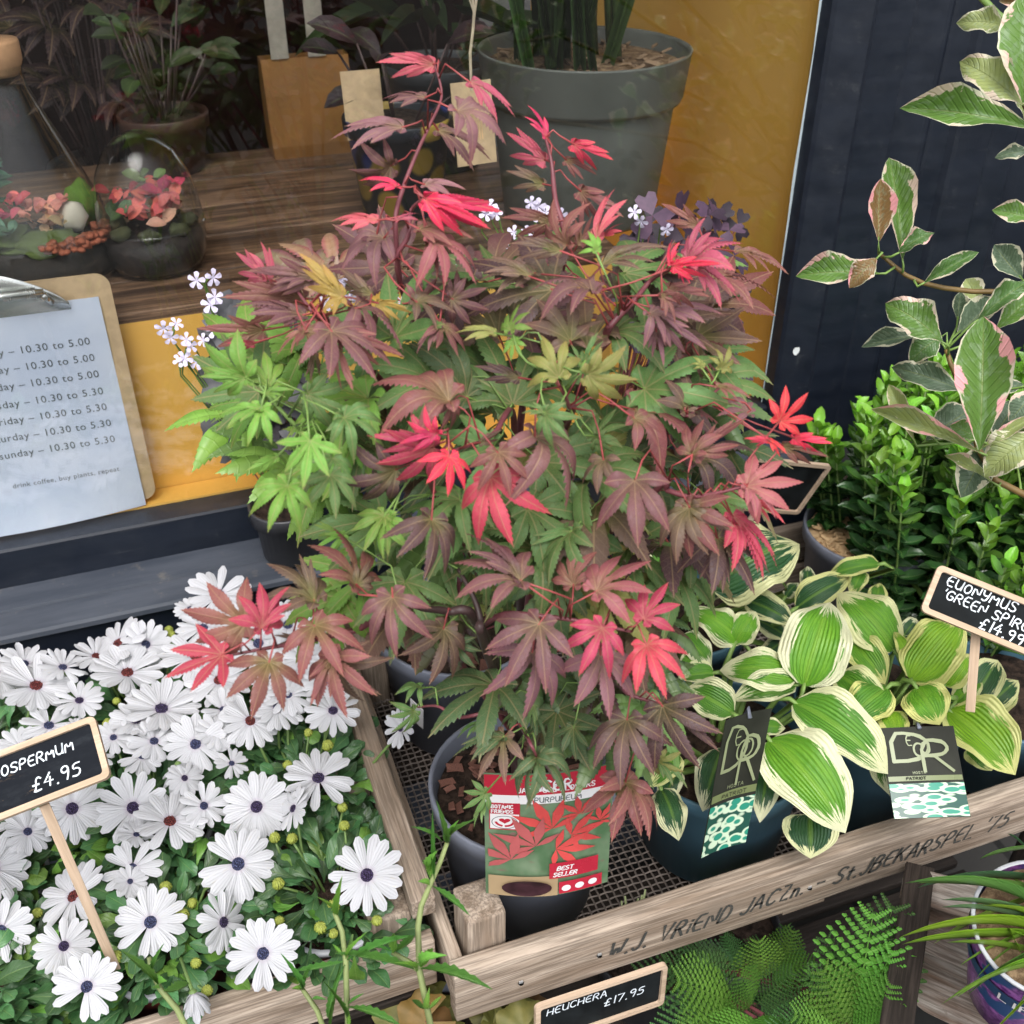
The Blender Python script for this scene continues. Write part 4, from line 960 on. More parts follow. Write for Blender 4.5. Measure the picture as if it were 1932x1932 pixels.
# second grey pot behind
P2 = Vector((.285, .985, .735))
pp = thing('potted_shrub', (P2.x, P2.y, .57), 'smaller grey pot half hidden behind the maple, holding low dark green growth', 'potted plant')
pot(pp, P2, .104, .083, .165, M_POT); soil(pp, (P2.x, P2.y, .715), .096); chips(pp, (P2.x, P2.y, .72), .085, M_BARK, 'bark_chip', 20, (.018, .011, .003), 8)
rnd = random.Random(9)
for k in range(26):
    a = rnd.random()*6.28; rr = rnd.uniform(.01, .11); B = Vector((P2.x+rr*math.cos(a), P2.y+rr*math.sin(a)*.8, rnd.uniform(.74, .88)))
    d = Vector((math.cos(a), math.sin(a), rnd.uniform(-.3, .5))).normalized(); c = pal[rnd.choice('ddg')]
    link('leaf', rnd.choice(MAPLES[:4]), pp, frame(B, B+d*rnd.uniform(.035, .05), (tocam(B)+UP).normalized()), c)
    mb = MB(); mb.tube([(P2.x+rr*.2*math.cos(a), P2.y+rr*.2*math.sin(a), .715), B.lerp(P2, .4), B], [.0014, .001, .0007], 5); mb.build('stem', M_TWIG, pp, True)
tgm = thing('pot_tag', (.19, .93, .66), 'white care tag taped on the side of the half hidden grey pot', 'tag')
a_, b_, c_ = at(px('I', 415, 165), Y=.905), at(px('I', 470, 185), Y=.897), at(px('I', 450, 250), Y=.908)
M, W2, H2 = quad_frame(at(px('I', 410, 150), Y=.912), at(px('I', 480, 215), Y=.893), at(px('I', 440, 270), Y=.915))
sheet('tag_card', W2, H2*1.1, M_WPRINT, tgm, M, lambda x, y, z: Vector((x, y, z)), th=.0006)

# ================================================================== DAISIES
PETAL = [blade_mesh('petal_a', 'petal', None, 2, 6, .10, .035, 0, .25, 1), blade_mesh('petal_b', 'petal', None, 2, 6, .05, .08, 0, .15, 2), blade_mesh('petal_c', 'petal', None, 2, 6, -.1, -.03, 0, -.2, 3)]
def petal_mat():
    q = NT('white_petal'); uv = q.n('SeparateXYZ', ins={0: q.uv()}); u, v = uv.outputs[0], uv.outputs[1]; rn = q.n('ObjectInfo').outputs['Random']
    ln = q.math('PINGPONG', q.math('MULTIPLY', u, 2.), .5); c = q.mix(q.math('MULTIPLY', q.ramp(ln, .1, 0.), .18), (.62, .62, .655), (.42, .42, .50))
    c = q.mix(q.ramp(v, .22, .0), c, (.55, .50, .58))
    dn = q.noise(q.obj(), 4., 4); c = q.mix(q.math('MULTIPLY', q.math('MULTIPLY', q.ramp(dn, .55, .7), q.ramp(rn, .5, 1.)), .35), c, (.62, .55, .40))
    h = q.ramp(ln, .25, 0.)
    return leaf_shader(q, c, .55, h, .25)
M_PETAL = petal_mat()
for p in PETAL: p.materials.clear(); p.materials.append(M_PETAL)
def disc_mat():
    q = NT('daisy_centre'); oc = q.n('ObjectInfo').outputs['Color']; vo = q.n('TexVoronoi', ins={'Vector': q.obj(), 'Scale': 26.})
    q.set(color=q.mix(q.ramp(vo.outputs['Distance'], .2, .6), q.mix(1., oc, (1.9, 1.9, 2.1), 'MULTIPLY'), q.mix(1., oc, (.35, .3, .4), 'MULTIPLY')), rough=.7); q.bump(vo.outputs['Distance'], .8, .01); return q.m
M_DISC = disc_mat(); M_CALYX = stemm('daisy_stalk_green', (.13, .21, .06))
mb = MB(); mb.lathe((0, 0, 0), [(.172, -.01), (.178, .02), (.150, .055), (.09, .06), (.05, .045), (0, .04)], 18)
for k in range(34):
    a = k*2.39996; r_ = .165*math.sqrt((k+.5)/34); h = .05+.01*(k % 3); mb.box((r_*math.cos(a), r_*math.sin(a), h), (.022, .022, .03))
DISC = mb.mesh('flower_centre', M_DISC, False)
mb = MB(); mb.lathe((0, 0, 0), [(.17, -.02), (.12, -.09), (.05, -.14), (0, -.15)], 12); CALYX = mb.mesh('flower', M_CALYX, True)
BLUE = (.085, .10, .19, 1); REDC = (.24, .045, .035, 1); VIO = (.075, .05, .12, 1)
FL = [ # crop H: x, y, radius, facing right, facing up, centre colour
(690,30,190,.1,1.25,REDC),(195,100,195,.2,1.15,REDC),(265,315,150,0,1.,BLUE),(875,225,200,.1,1.,VIO),(1060,415,165,0,.25,BLUE),(1355,290,160,.5,.6,REDC),(615,380,110,-.2,.7,BLUE),
(835,400,135,0,.9,BLUE),(1725,600,190,.0,.95,VIO),(1390,755,182,0,.05,VIO),(720,760,188,-.1,.1,VIO),(390,765,188,.1,.1,VIO),(920,835,190,.25,1.1,REDC),(1105,750,128,.2,.4,BLUE),(1590,765,125,-1.2,.3,VIO),
(715,1090,160,-.1,.35,BLUE),(1290,1065,198,0,.12,BLUE),(400,1240,195,-.9,.55,REDC),(815,1380,188,0,0,BLUE),(1210,1380,165,1.4,.2,VIO),(1425,1550,188,0,-.05,BLUE),(345,1510,155,.2,.12,VIO),(470,1730,176,0,0,BLUE),
(5,1425,170,0,0,BLUE),(-40,1090,195,.3,.3,BLUE),(1255,520,92,.4,.8,BLUE),(1505,220,150,.2,.8,BLUE),(1805,235,150,0,.9,VIO),(0,50,165,.3,1.4,REDC),(640,-129,175,-.9,.8,REDC),(790,-124,135,.25,.35,BLUE),
(340,0,130,.3,1.5,BLUE),(1185,-394,170,.1,.9,BLUE),(1030,-320,85,0,1.2,BLUE),(1100,-214,150,0,1.,BLUE),(1060,-60,190,.2,1.1,REDC),(1190,70,180,0,1.,REDC),(1560,-230,155,0,.7,BLUE),(1400,-130,160,0,.6,BLUE),(1650,-50,160,0,.9,BLUE),
(740,290,140,-.2,1.1,VIO),(110,430,120,0,.9,BLUE),(150,890,130,.3,.6,BLUE),(70,855,80,-.5,1.,BLUE),(740,905,100,0,1.1,BLUE),(1988,1125,200,0,0,VIO),(2173,330,110,-1.1,.2,VIO),(1560,150,140,.2,.9,BLUE),(420,330,80,0,1.,BLUE),(1210,230,120,.3,.8,BLUE),
(430,180,130,0,1.1,VIO),(520,470,100,.2,.6,BLUE),(1000,600,100,.4,.5,VIO),(1480,60,130,.1,1.,BLUE),(1760,80,120,0,1.,BLUE),(1180,350,120,.2,.8,REDC),(130,-20,140,.2,1.3,BLUE),(520,-60,130,.3,1.2,REDC),(770,480,120,.1,.8,BLUE),(-60,640,130,.4,.4,BLUE),(705,1160,90,.2,.6,BLUE)]
pots = {}
WHERE = {(0,0): 'daisy pot at the near left corner of its crate, cut by the frame', (1,0): 'daisy pot in the middle of the front row, pale rim showing', (2,0): 'daisy pot nearest the corner post by the maple pot',
 (0,1): 'daisy pot behind the near left one, under the price sign', (1,1): 'daisy pot at the very centre of the crate', (2,1): 'daisy pot beside the side rail, middle row',
 (0,2): 'daisy pot in the back row at the left edge', (1,2): 'daisy pot in the middle of the back row by the sill', (2,2): 'daisy pot in the back row under the maple branch'}
for i, x in enumerate((-.275, -.105, .060)):
    for j, y in enumerate((.705, .845, .985)):
        yy = y+(.012 if i == 1 else 0)
        t = thing('potted_daisy', (x, yy, .557), 'white flowered '+WHERE[(i, j)], 'potted flower', 'potted white daisies packed in the crate')
        c = Vector((x, yy, .648+.002*i))
        pot(t, c, .064, .050, .088, M_REDPOT, rimmat=M_RIM, n=32); soil(t, (x, yy, .636), .058)
        pots[(i, j)] = (t, c)
def near_pot(P): return min(pots.values(), key=lambda q: (q[1].x-P.x)**2+(q[1].y-P.y)**2)
rnd = random.Random(21)
def flower_pos(p):
    z = .705+max(0, (1700-p[1]))*.00011
    return at(p, Z=z)
def add_stem(t, a, b, mat=M_CALYX, r=.0016, name='stem', sag=.02):
    a, b = Vector(a), Vector(b); m = a.lerp(b, .5)+Vector((rnd.uniform(-.01, .01), rnd.uniform(-.01, .01), sag*.3)); mb = MB(); mb.tube([a, a.lerp(m, .5), m, m.lerp(b, .6), b], r, 6); return mb.build(name, mat, t, True)
for x, y, r_, fx, fy, dc in FL:
    p = px('H', x, y); P = flower_pos(p); D = (P-CP).dot(CF); rad = r_*1.05/1.48615*1932/3734*D/FPX
    if x > 1900: P = at(p, D=D*.985)
    ray_ = tocam(P); rt = CR; up = ray_.cross(rt)*-1
    N = (ray_ + CR*fx*.9 + CU*fy*.95 + Vector((rnd.uniform(-.08, .08), rnd.uniform(-.08, .08), 0))).normalized()
    t, c = near_pot(P)
    yv = UP-N*UP.dot(N); yv.normalize(); xv = yv.cross(N)
    M = Matrix((xv, yv, N)).transposed().to_4x4() @ Matrix.Scale(rad, 4); M.translation = P
    M = M @ RZ(rnd.random())
    f = link('flower', CALYX, t, M)
    link('flower_centre', DISC, f, M @ Matrix.Scale(.95, 4), dc)
    npet = rnd.choice((15, 16, 17, 18)); lay = rnd.uniform(-.16, .16)
    for k in range(npet):
        if rnd.random() < .04: continue
        a = 2*math.pi*k/npet+rnd.uniform(-.07, .07); L = rnd.uniform(.80, .90); tilt = lay+rnd.gauss(.02, .09)+(-.012 if k % 2 else .02)
        if fy > .6: tilt += .10*rnd.random()
        link('petal', rnd.choice(PETAL), f, M @ RZ(a) @ T(0, .125, .012+.006*(k % 2)) @ RX(tilt) @ RY(rnd.uniform(-.3, .3)) @ Matrix.Diagonal((rnd.uniform(.255, .315), L, .55, 1)))
    add_stem(t, P-N*rad*.12, (c.x+(P.x-c.x)*.25, c.y+(P.y-c.y)*.25, .64))
mb = MB(); n = 12
mb.lathe((0, 0, 0), [(0, -1.), (.5, -.85), (.85, -.3), (.9, .1), (.7, .6), (.35, .9), (0, .95)], 12)
for k in range(12):
    a = k*math.pi/6; mb.tube([(.5*math.cos(a), .5*math.sin(a), -.86), (.93*math.cos(a), .93*math.sin(a), -.1), (.72*math.cos(a), .72*math.sin(a), .65), (.15*math.cos(a), .15*math.sin(a), .97)], [.12, .17, .12, .05], 4)
BUD = mb.mesh('bud', simple('yellow_green_bud', (.30, .34, .06), .6, .25, 3), True)
for x, y in ((615,1530),(1050,1560),(1110,1710),(885,1150),(1500,1130),(1030,1235),(1730,1370),(1800,1400),(1480,880),(1860,815),(1850,715),(1550,485),(2038,1330),(185,1290),(480,120),(620,140),(570,260),(1800,1250),(1575,885),(1505,1330),(1770,380),(1665,310),(920,-220),(905,-245),(975,1300)):
    p = px('H', x, y); P = flower_pos(p)-Vector((0, 0, .012)); t, c = near_pot(P)
    M = T(*P) @ RZ(rnd.random()*6) @ RX(rnd.uniform(-.5, .3)) @ Matrix.Scale(rnd.uniform(.0045, .0068), 4)
    link('bud', BUD, t, M); add_stem(t, P-Vector((0, 0, .004)), (c.x+(P.x-c.x)*.4, c.y+(P.y-c.y)*.4, .645), r=.0013)
# two half closed flowers
for (x, y, col, dirn) in ((970, 545, (.55, .30, .60), 'v'), (1060, 1810, (.70, .70, .55), 'd')):
    p = px('H', x, y); P = flower_pos(p); t, c = near_pot(P)
    down = -1 if dirn == 'd' else -.5
    base = P+Vector((0, 0, .014 if dirn == 'd' else .006))
    f = link('flower', CALYX, t, T(*base) @ RX(math.pi*.85) @ Matrix.Scale(.022, 4))
    for k in range(11):
        a = 2*math.pi*k/11; d = Vector((math.cos(a)*.45, math.sin(a)*.45, down)).normalized()
        link('petal', PETAL[k % 3], f, frame(base, base+d*rnd.uniform(.024, .032), Vector((math.cos(a), math.sin(a), .3)), .22))
    add_stem(t, base, (c.x, c.y, .64))
# foliage of the daisies
DL = [blade_mesh('daisy_leaf_a', 'spoon', M_GREEN, 3, 9, .12, -.12, .1, .1, 1), blade_mesh('daisy_leaf_b', 'spoon', M_GREEN, 3, 9, .08, .15, .12, .15, 2), blade_mesh('daisy_leaf_c', 'oval', M_GREEN, 3, 9, .15, .1, .1, .1, 3)]
for me in DL: me.name = 'leaf_'+me.name
for key, (t, c) in pots.items():
    items = []
    for k in range(330):
        th_ = rnd.random()*6.28; el = rnd.random(); rr = rnd.uniform(.015, .088)*(1 if rnd.random() < .8 else 1.12)
        z = .638+rnd.random()*(.052-(rr/.1)**2*.025) + (.02 if key[1] == 2 else .006*key[1])
        B = Vector((c.x+rr*math.cos(th_), c.y+rr*math.sin(th_), z)); 
        if B.y < DY0+.012 and z < .655: continue
        if B.x > DX1-.02: continue
        d = Vector((math.cos(th_)+rnd.uniform(-.6, .6), math.sin(th_)+rnd.uniform(-.6, .6), rnd.uniform(-.2, .9))).normalized()
        L = rnd.uniform(.022, .044)
        N = (UP+tocam(B)*.6+Vector((rnd.uniform(-.5, .5), rnd.uniform(-.5, .5), 0))).normalized()
        if rnd.random() < .12: col = (.12, .26, .045, 1)
        else:
            j = rnd.uniform(.6, 1.3); col = (.050*j, .130*j, .045*j, 1)
        items.append((rnd.choice(DL), frame(B, B+d*L, N, rnd.uniform(.38, .52)), col))
    foliage('leaf', items, t, M_GREEN_S, 'leaves', 290)

# ================================================================== HOSTAS
HL = [blade_mesh('hosta_leaf_%d' % k, 'ovate', M_HOSTA, 6, 14, f, a, rp, cu, k) for k, (f, a, rp, cu) in enumerate(((.35, .16, .12, .1), (.2, .22, .2, .2), (.5, .12, .15, 0.), (.15, .26, .3, .3)))]
hpots = [((.497, .705, .722), .098, 'left', M_TEAL, 'variegated hosta in a blue-green pot beside the maple pot, tallest tag leaning in it'),
         ((.700, .705, .716), .096, 'mid', M_TEAL, 'variegated hosta in the middle blue-green pot behind the stencilled board'),
         ((.880, .685, .692), .088, 'right', M_TEAL, 'yellow edged hosta at the right end of the tray front'),
         ((.560, .930, .715), .092, 'back', M_TEAL, 'white edged hosta in the back of the tray under the maple leaves')]
hs_ = {}
for c, r_, k, m_, lb in hpots:
    t = thing('potted_hosta', (c[0], c[1], .57), lb, 'potted plant', 'variegated hostas in the tray'); hs_[k] = (t, Vector(c))
    pot(t, c, r_, r_*.80, c[2]-.570, m_); soil(t, (c[0], c[1], c[2]-.016), r_-.008)
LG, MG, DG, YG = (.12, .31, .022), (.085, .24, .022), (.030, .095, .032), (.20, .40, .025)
HLS = [ # crop, base, tip, width/length, colour, yellow amount inverse, pot, depth offset
('G',740,1930,880,1480,.92,LG,.1,'left',-.03),('G',1225,1740,920,1432,.62,LG,.5,'mid',-.01),('G',1320,1900,1590,1580,.85,YG,1.,'mid',.0),('G',1310,1800,1228,1640,.42,YG,1.,'mid',-.02),
('J',1350,110,1475,312,1.25,LG,1.,'mid',-.03),('J',1190,110,955,325,.85,MG,1.,'mid',-.01),('J',1200,240,1250,405,1.1,YG,1.,'mid',-.02),('J',1530,235,1885,583,.62,YG,.9,'right',-.02),
('J',555,395,965,898,.58,LG,.15,'left',-.06),('J',690,190,1195,578,.46,MG,.3,'left',-.03),('J',1180,410,1205,695,.75,MG,.3,'mid',0),('J',770,800,775,1036,1.45,DG,.4,'left',.03),
('J',300,440,190,782,.50,DG,.1,'left',.02),('J',545,480,500,842,.42,DG,.1,'left',.03),('J',690,95,350,180,.45,MG,.2,'left',-.01),('G',700,1885,282,1850,.50,LG,.2,'left',-.03),
('J',355,250,105,110,.7,MG,.3,'left',.0),('G',80,1660,235,1835,.6,MG,.1,'left',.0),('G',400,1700,112,1520,.5,LG,.2,'left',0),('G',370,1700,478,1530,.72,LG,.3,'left',-.01),
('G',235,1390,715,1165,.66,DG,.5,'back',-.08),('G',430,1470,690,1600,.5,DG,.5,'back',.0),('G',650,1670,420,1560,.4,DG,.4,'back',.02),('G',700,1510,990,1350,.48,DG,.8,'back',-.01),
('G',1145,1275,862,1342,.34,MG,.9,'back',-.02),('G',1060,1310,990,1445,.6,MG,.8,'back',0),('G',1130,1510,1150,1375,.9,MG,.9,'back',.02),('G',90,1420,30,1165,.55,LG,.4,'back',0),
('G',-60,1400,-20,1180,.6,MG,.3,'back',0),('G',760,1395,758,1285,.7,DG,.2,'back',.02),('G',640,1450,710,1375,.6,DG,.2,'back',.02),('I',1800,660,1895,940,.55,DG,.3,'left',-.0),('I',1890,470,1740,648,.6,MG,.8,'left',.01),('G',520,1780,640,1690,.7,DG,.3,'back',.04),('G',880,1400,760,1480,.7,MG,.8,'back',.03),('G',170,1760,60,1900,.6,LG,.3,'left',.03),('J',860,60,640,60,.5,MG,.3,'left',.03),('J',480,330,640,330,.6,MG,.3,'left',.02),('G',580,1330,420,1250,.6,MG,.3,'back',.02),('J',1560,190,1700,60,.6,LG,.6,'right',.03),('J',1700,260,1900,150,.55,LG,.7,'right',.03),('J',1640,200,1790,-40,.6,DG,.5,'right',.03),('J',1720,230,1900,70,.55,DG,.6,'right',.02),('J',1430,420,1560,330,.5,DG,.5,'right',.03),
('G',1280,1660,1350,1570,.7,DG,.2,'mid',.04),('G',1010,1700,1180,1925,.82,LG,.9,'mid',-.01),('J',930,40,1180,250,.6,MG,.5,'mid',.02),('J',250,30,60,60,.6,MG,.4,'left',.02),('J',700,420,620,640,.6,DG,.2,'left',.05),
('G',560,1830,760,1790,.5,DG,.3,'left',.05),('J',1500,180,1330,310,.5,DG,.5,'mid',.04),('G',180,1480,400,1330,.4,DG,.3,'back',.03),('G',830,1560,700,1700,.6,DG,.3,'back',.06),('J',60,560,-40,760,.5,DG,.2,'left',.04),('J',1640,430,1760,560,.8,MG,.9,'right',.02),('G',1500,1930,1640,1760,.7,YG,.9,'right',.03)]
for c, bx, by, tx_, ty_, wr, col, ya, pk, off in HLS:
    t, pc = hs_[pk]; pb, pt_ = px(c, bx, by), px(c, tx_, ty_)
    zz = .800 if pk != 'back' else .82
    B = at(pb, Z=zz); 
    if c == 'J' and by > 350: B = at(pb, Z=.775)
    D0 = (B-CP).dot(CF); 
    # keep within reach of its pot
    D0 = min(max(D0, (pc-CP).dot(CF)-.10), (pc-CP).dot(CF)+.10)+off*.5; B = at(pb, D=D0)
    N = (tocam(B)*.75+UP*.5+Vector((rnd.uniform(-.15, .15), 0, 0))).normalized(); Tp = on_plane(pt_, B, N)
    me = rnd.choice(HL); wr2 = wr*.78 if wr > .8 else wr*1.0
    if ty_ == 578 or ty_ == 898: me = HL[0]
    L3 = (Tp-B).length; Lp = math.hypot(pt_[0]-pb[0], pt_[1]-pb[1])*D0/FPX
    j = rnd.uniform(.9, 1.15)
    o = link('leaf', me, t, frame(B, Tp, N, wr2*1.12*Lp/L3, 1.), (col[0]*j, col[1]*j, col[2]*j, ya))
    ax = (Tp-B).normalized(); root = Vector((pc.x+(B.x-pc.x)*.2, pc.y+(B.y-pc.y)*.2, pc.z-.02))
    mb = MB(); m1 = B-ax*.02-Vector((0, 0, .012)); mb.tube([B+ax*L3*.05, B-ax*.006, m1, root.lerp(m1, .4), root], [.002, .0026, .003, .0036, .004], 6); mb.build('leaf_stalk', M_GSTALK, t, True)

# printed tags in the hosta pots
def hosta_print():
    q = NT('printed_hosta_picture'); vo = q.n('TexVoronoi', ins={'Vector': q.mapping(q.uv(), (4.2, 6, 1), rot=(0, 0, .5)), 'Scale': 1.}); d = vo.outputs['Distance']
    c = q.mix(q.ramp(d, .40, .50), (.03, .25, .17), (.55, .68, .50)); c = q.mix(q.ramp(d, .62, .72), c, (.02, .08, .06)); q.set(color=c, rough=.25); return q.m
M_HP = hosta_print(); M_TAGDK = simple('dark_tag', (.026, .027, .021), .5, .25, 18, spec=.12); M_TAGGN = simple('sage_print', (.24, .27, .15), .3, .1, 10); M_TAGGN2 = simple('sage_band', (.16, .19, .08), .3, .1, 10)
def hosta_tag(fr3, lbl, bow):
    M, W, H = fr3; t = thing('plant_label', M.translation, lbl, 'plant label', 'dark picture tags in the hosta pots')
    bf = lambda x, y, z: Vector((x, y, z+bow*math.sin(math.pi*x/W)*W))
    sheet('card', W, H, M_TAGDK, t, M, bf, th=.0007)
    sheet('picture', W*.99, H*.37, M_HP, t, M, bf, z=.0004, x0=W*.005, y0=H*.004)
    sheet('title_band', W*.98, H*.055, M_TAGGN2, t, M, bf, z=.0004, x0=W*.01, y0=H*.40)
    mb = MB()
    letters(mb, 'D', bf, W*.12, H*.62, H*.31, .0036, 0, 0, 1, .0009, W*.50/(H*.31/6*3.9)); letters(mb, 'E', bf, W*.32, H*.79, H*.11, .0014, 0, 0, 1, .0012, .8)
    letters(mb, 'C', bf, W*.40, H*.67, H*.14, .0020, 0, 0, 1, .0012, 1.1); letters(mb, 'O', bf, W*.50, H*.69, H*.13, .0020, 0, 0, 1, .0015, 1.1)
    letters(mb, 'R', bf, W*.50, H*.50, H*.34, .0036, 0, 0, 1, .0018, W*.38/(H*.34/6*3.8))
    letters(mb, 'HOSTA', bf, W*.34, H*.475, H*.026, .0005, 0, 0, 2.2, .0009, 1.2)
    link('tag_lettering', mb.mesh('tag_lettering', M_TAGGN), t, M)
    mb = MB(); letters(mb, 'PATRIOT', bf, W*.24, H*.413, H*.028, .0007, 0, 0, 2., .0012, 1.4); link('tag_lettering', mb.mesh('tag_lettering', M_TAGDK), t, M)
    mb = MB(); mb.tube([bf(W*.52, H*.975, .003), bf(W*.52, H*1.03, -.001), bf(W*.52, H*.97, -.004), bf(W*.52, H*.1, -.012)], .0022, 6); link('tag_pin', mb.mesh('tag_pin', M_POT, True), t, M)
hosta_tag(rect_frame(px('J', 318, 288), px('J', 567, 222), px('J', 180, 1036), .985, 1.03), 'narrow turned dark tag with pale lettering over a hosta picture, beside the maple', -.04)
hosta_tag(quad_frame(at(px('J', 1262, 325), D=1.09), at(px('J', 1664, 312), D=1.09), at(px('J', 1228, 822), D=1.055)), 'square-on dark tag with pale lettering over a hosta picture, right of the big drooping leaf', .02)

# ================================================================== EUONYMUS
EP = Vector((.895, 1.000, .712))
eu = thing('potted_euonymus', (EP.x, EP.y, .57), 'dense upright small leaved evergreen shrub in a pot topped with wood shavings', 'potted shrub')
pot(eu, EP, .090, .072, .142, M_POT); soil(eu, (EP.x, EP.y, .700), .082, M_CHIPW)
chips(eu, (EP.x-.005, EP.y-.005, .704), .078, M_CHIPW, 'wood_shaving', 230, (.011, .0035, .0015), 5)
EL = [blade_mesh('euonymus_leaf_a', 'oval', M_GLOSS, 2, 6, .35, .10, 0, 0, 1, .06), blade_mesh('euonymus_leaf_b', 'oval', M_GLOSS, 2, 6, .2, -.12, 0, 0, 2, .06)]
items = []; rnd = random.Random(31); nst = 0
for k in range(260):
    u_, v_ = rnd.uniform(-1, 1), rnd.uniform(-1, 1); rr = math.sqrt((u_*u_+v_*v_)/1.6)
    cx_, cy_ = 1.03+.215*u_, .92+.185*v_
    if cx_ < .88 and cy_ < .88 or rr > 1: continue
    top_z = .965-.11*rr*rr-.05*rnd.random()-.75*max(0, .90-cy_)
    b0 = Vector((EP.x+(cx_-EP.x)*.3, EP.y+(cy_-EP.y)*.3, .70)); tp = Vector((cx_, cy_, top_z)); st0 = Vector((cx_-(cx_-1.05)*.25, cy_-(cy_-.94)*.25, .57+.03*rnd.random()-(.13 if cx_ > .99 else 0)))
    mb = MB(); mb.tube([b0, b0.lerp(st0, .8)+Vector((0,0,.02)), st0.lerp(tp, .5), tp], [.002, .0018, .0016, .001], 5); mb.build('stem', M_GSTALK, eu, True)
    lv = int((top_z-st0.z)/.0155)
    for i in range(lv+1):
        f = i/lv; P = st0.lerp(tp, f); ph = (i % 2)*math.pi/2+k
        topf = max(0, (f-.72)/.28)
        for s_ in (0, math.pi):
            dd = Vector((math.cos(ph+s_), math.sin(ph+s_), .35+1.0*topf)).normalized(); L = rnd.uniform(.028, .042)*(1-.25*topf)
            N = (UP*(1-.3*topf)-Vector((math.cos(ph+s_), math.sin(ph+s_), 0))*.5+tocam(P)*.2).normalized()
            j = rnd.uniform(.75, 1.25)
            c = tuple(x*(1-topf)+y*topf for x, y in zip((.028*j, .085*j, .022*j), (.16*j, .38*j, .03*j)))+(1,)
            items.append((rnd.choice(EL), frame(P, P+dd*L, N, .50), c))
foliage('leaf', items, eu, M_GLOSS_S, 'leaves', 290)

# ================================================================== PHOTINIA
ph_ = thing('variegated_shrub', (1.12, .62, 0), 'tall shrub with pink and cream edged leaves reaching in from the right', 'shrub')
PL = [blade_mesh('photinia_leaf_%d' % k, 'lance', M_PHOT, 4, 12, f, a, rp, 0, k, .02, tw) for k, (f, a, rp, tw) in enumerate(((.4, .12, .15, .3), (.25, .16, .3, -.4), (.6, -.08, .1, .2), (.3, .2, .4, .6)))]
g1, g2, e1, l1_, pk_ = (.115, .22, .045), (.085, .175, .045), (.105, .155, .095), (.30, .35, .13), (.19, .115, .045)
PH = [('F',1812,235,1358,195,.42,l1_,.1,0),('F',1930,890,1388,520,.42,l1_,.3,0),('F',1990,1085,880,915,.25,g1,.3,-.02),('F',1925,870,1985,-80,.38,g1,.6,-.01),('F',1990,1270,1685,1335,.4,e1,.1,.03),('F',2060,1870,1662,1775,.42,g1,.4,0),
('F',1935,1020,1850,600,.32,l1_,.1,.04),('L',705,420,722,-112,.38,pk_,1.,-.02),('L',905,570,790,-290,.27,g1,.4,0),('L',870,515,1178,345,.42,g2,.9,-.01),('L',700,690,3,712,.34,g1,.7,0),('L',690,560,455,812,.55,pk_,1.,-.02),
('L',1085,770,1552,508,.26,g2,.2,0),('L',1245,1270,760,940,.50,g1,.5,-.02),('L',1110,1210,558,1312,.26,e1,.1,.02),('L',1240,1220,960,1440,.62,g2,.2,.01),('L',1430,1690,812,1480,.32,e1,.1,.01),('G',1690,655,1712,-70,.345,g1,1.,-.06),
('L',1370,1195,1700,890,.48,e1,.1,.02),('L',1560,930,1440,735,.75,l1_,.1,.04),('L',1370,1090,1400,840,.45,e1,.1,.03),('L',1540,1080,1990,745,.32,g2,.4,-.01),('L',1700,1160,2060,850,.42,g1,.3,.0),('L',1915,735,1680,445,.55,e1,.1,.03),
('L',1370,1500,1420,1370,.5,pk_,.8,.01),('G',1690,668,1100,435,.16,l1_,.9,-.03),('G',1335,600,1200,300,.24,l1_,.5,0),('G',1400,600,1650,430,.55,e1,.2,.01),('G',1450,600,1345,500,.35,l1_,.3,0),('G',1690,600,1530,520,.6,g1,.9,-.03),
('G',2000,560,1718,800,.6,l1_,.2,-.03),('G',1755,610,1590,915,.5,e1,.1,.02),('G',1760,830,1500,685,.22,l1_,.5,0),('G',2000,330,1850,500,.6,e1,.4,.0),('G',1700,645,1990,480,.2,l1_,.9,-.02),('G',1930,300,1780,330,.5,e1,.1,.03),
('F',1980,60,1720,10,.3,pk_,.6,.02),('G',1760,600,1900,380,.6,e1,.1,.04),('G',1850,680,1640,620,.5,e1,.1,.05)]
PD = .93
ph_bases = []
for c, bx, by, tx_, ty_, wr, col, pkv, off in PH:
    pb, pt_ = px(c, bx, by), px(c, tx_, ty_); B = at(pb, D=PD+off)
    N = (tocam(B)*.9+UP*.3+Vector((rnd.uniform(-.15, .15), rnd.uniform(-.15, .15), 0))).normalized(); Tp = on_plane(pt_, B, N)
    j = rnd.uniform(.9, 1.12); ph_bases.append((B, (Tp-B).normalized()))
    link('leaf', PL[rnd.randrange(4)] if wr > .3 else PL[0], ph_, frame(B, Tp, N, wr*1.15), (col[0]*j, col[1]*j, col[2]*j, pkv))
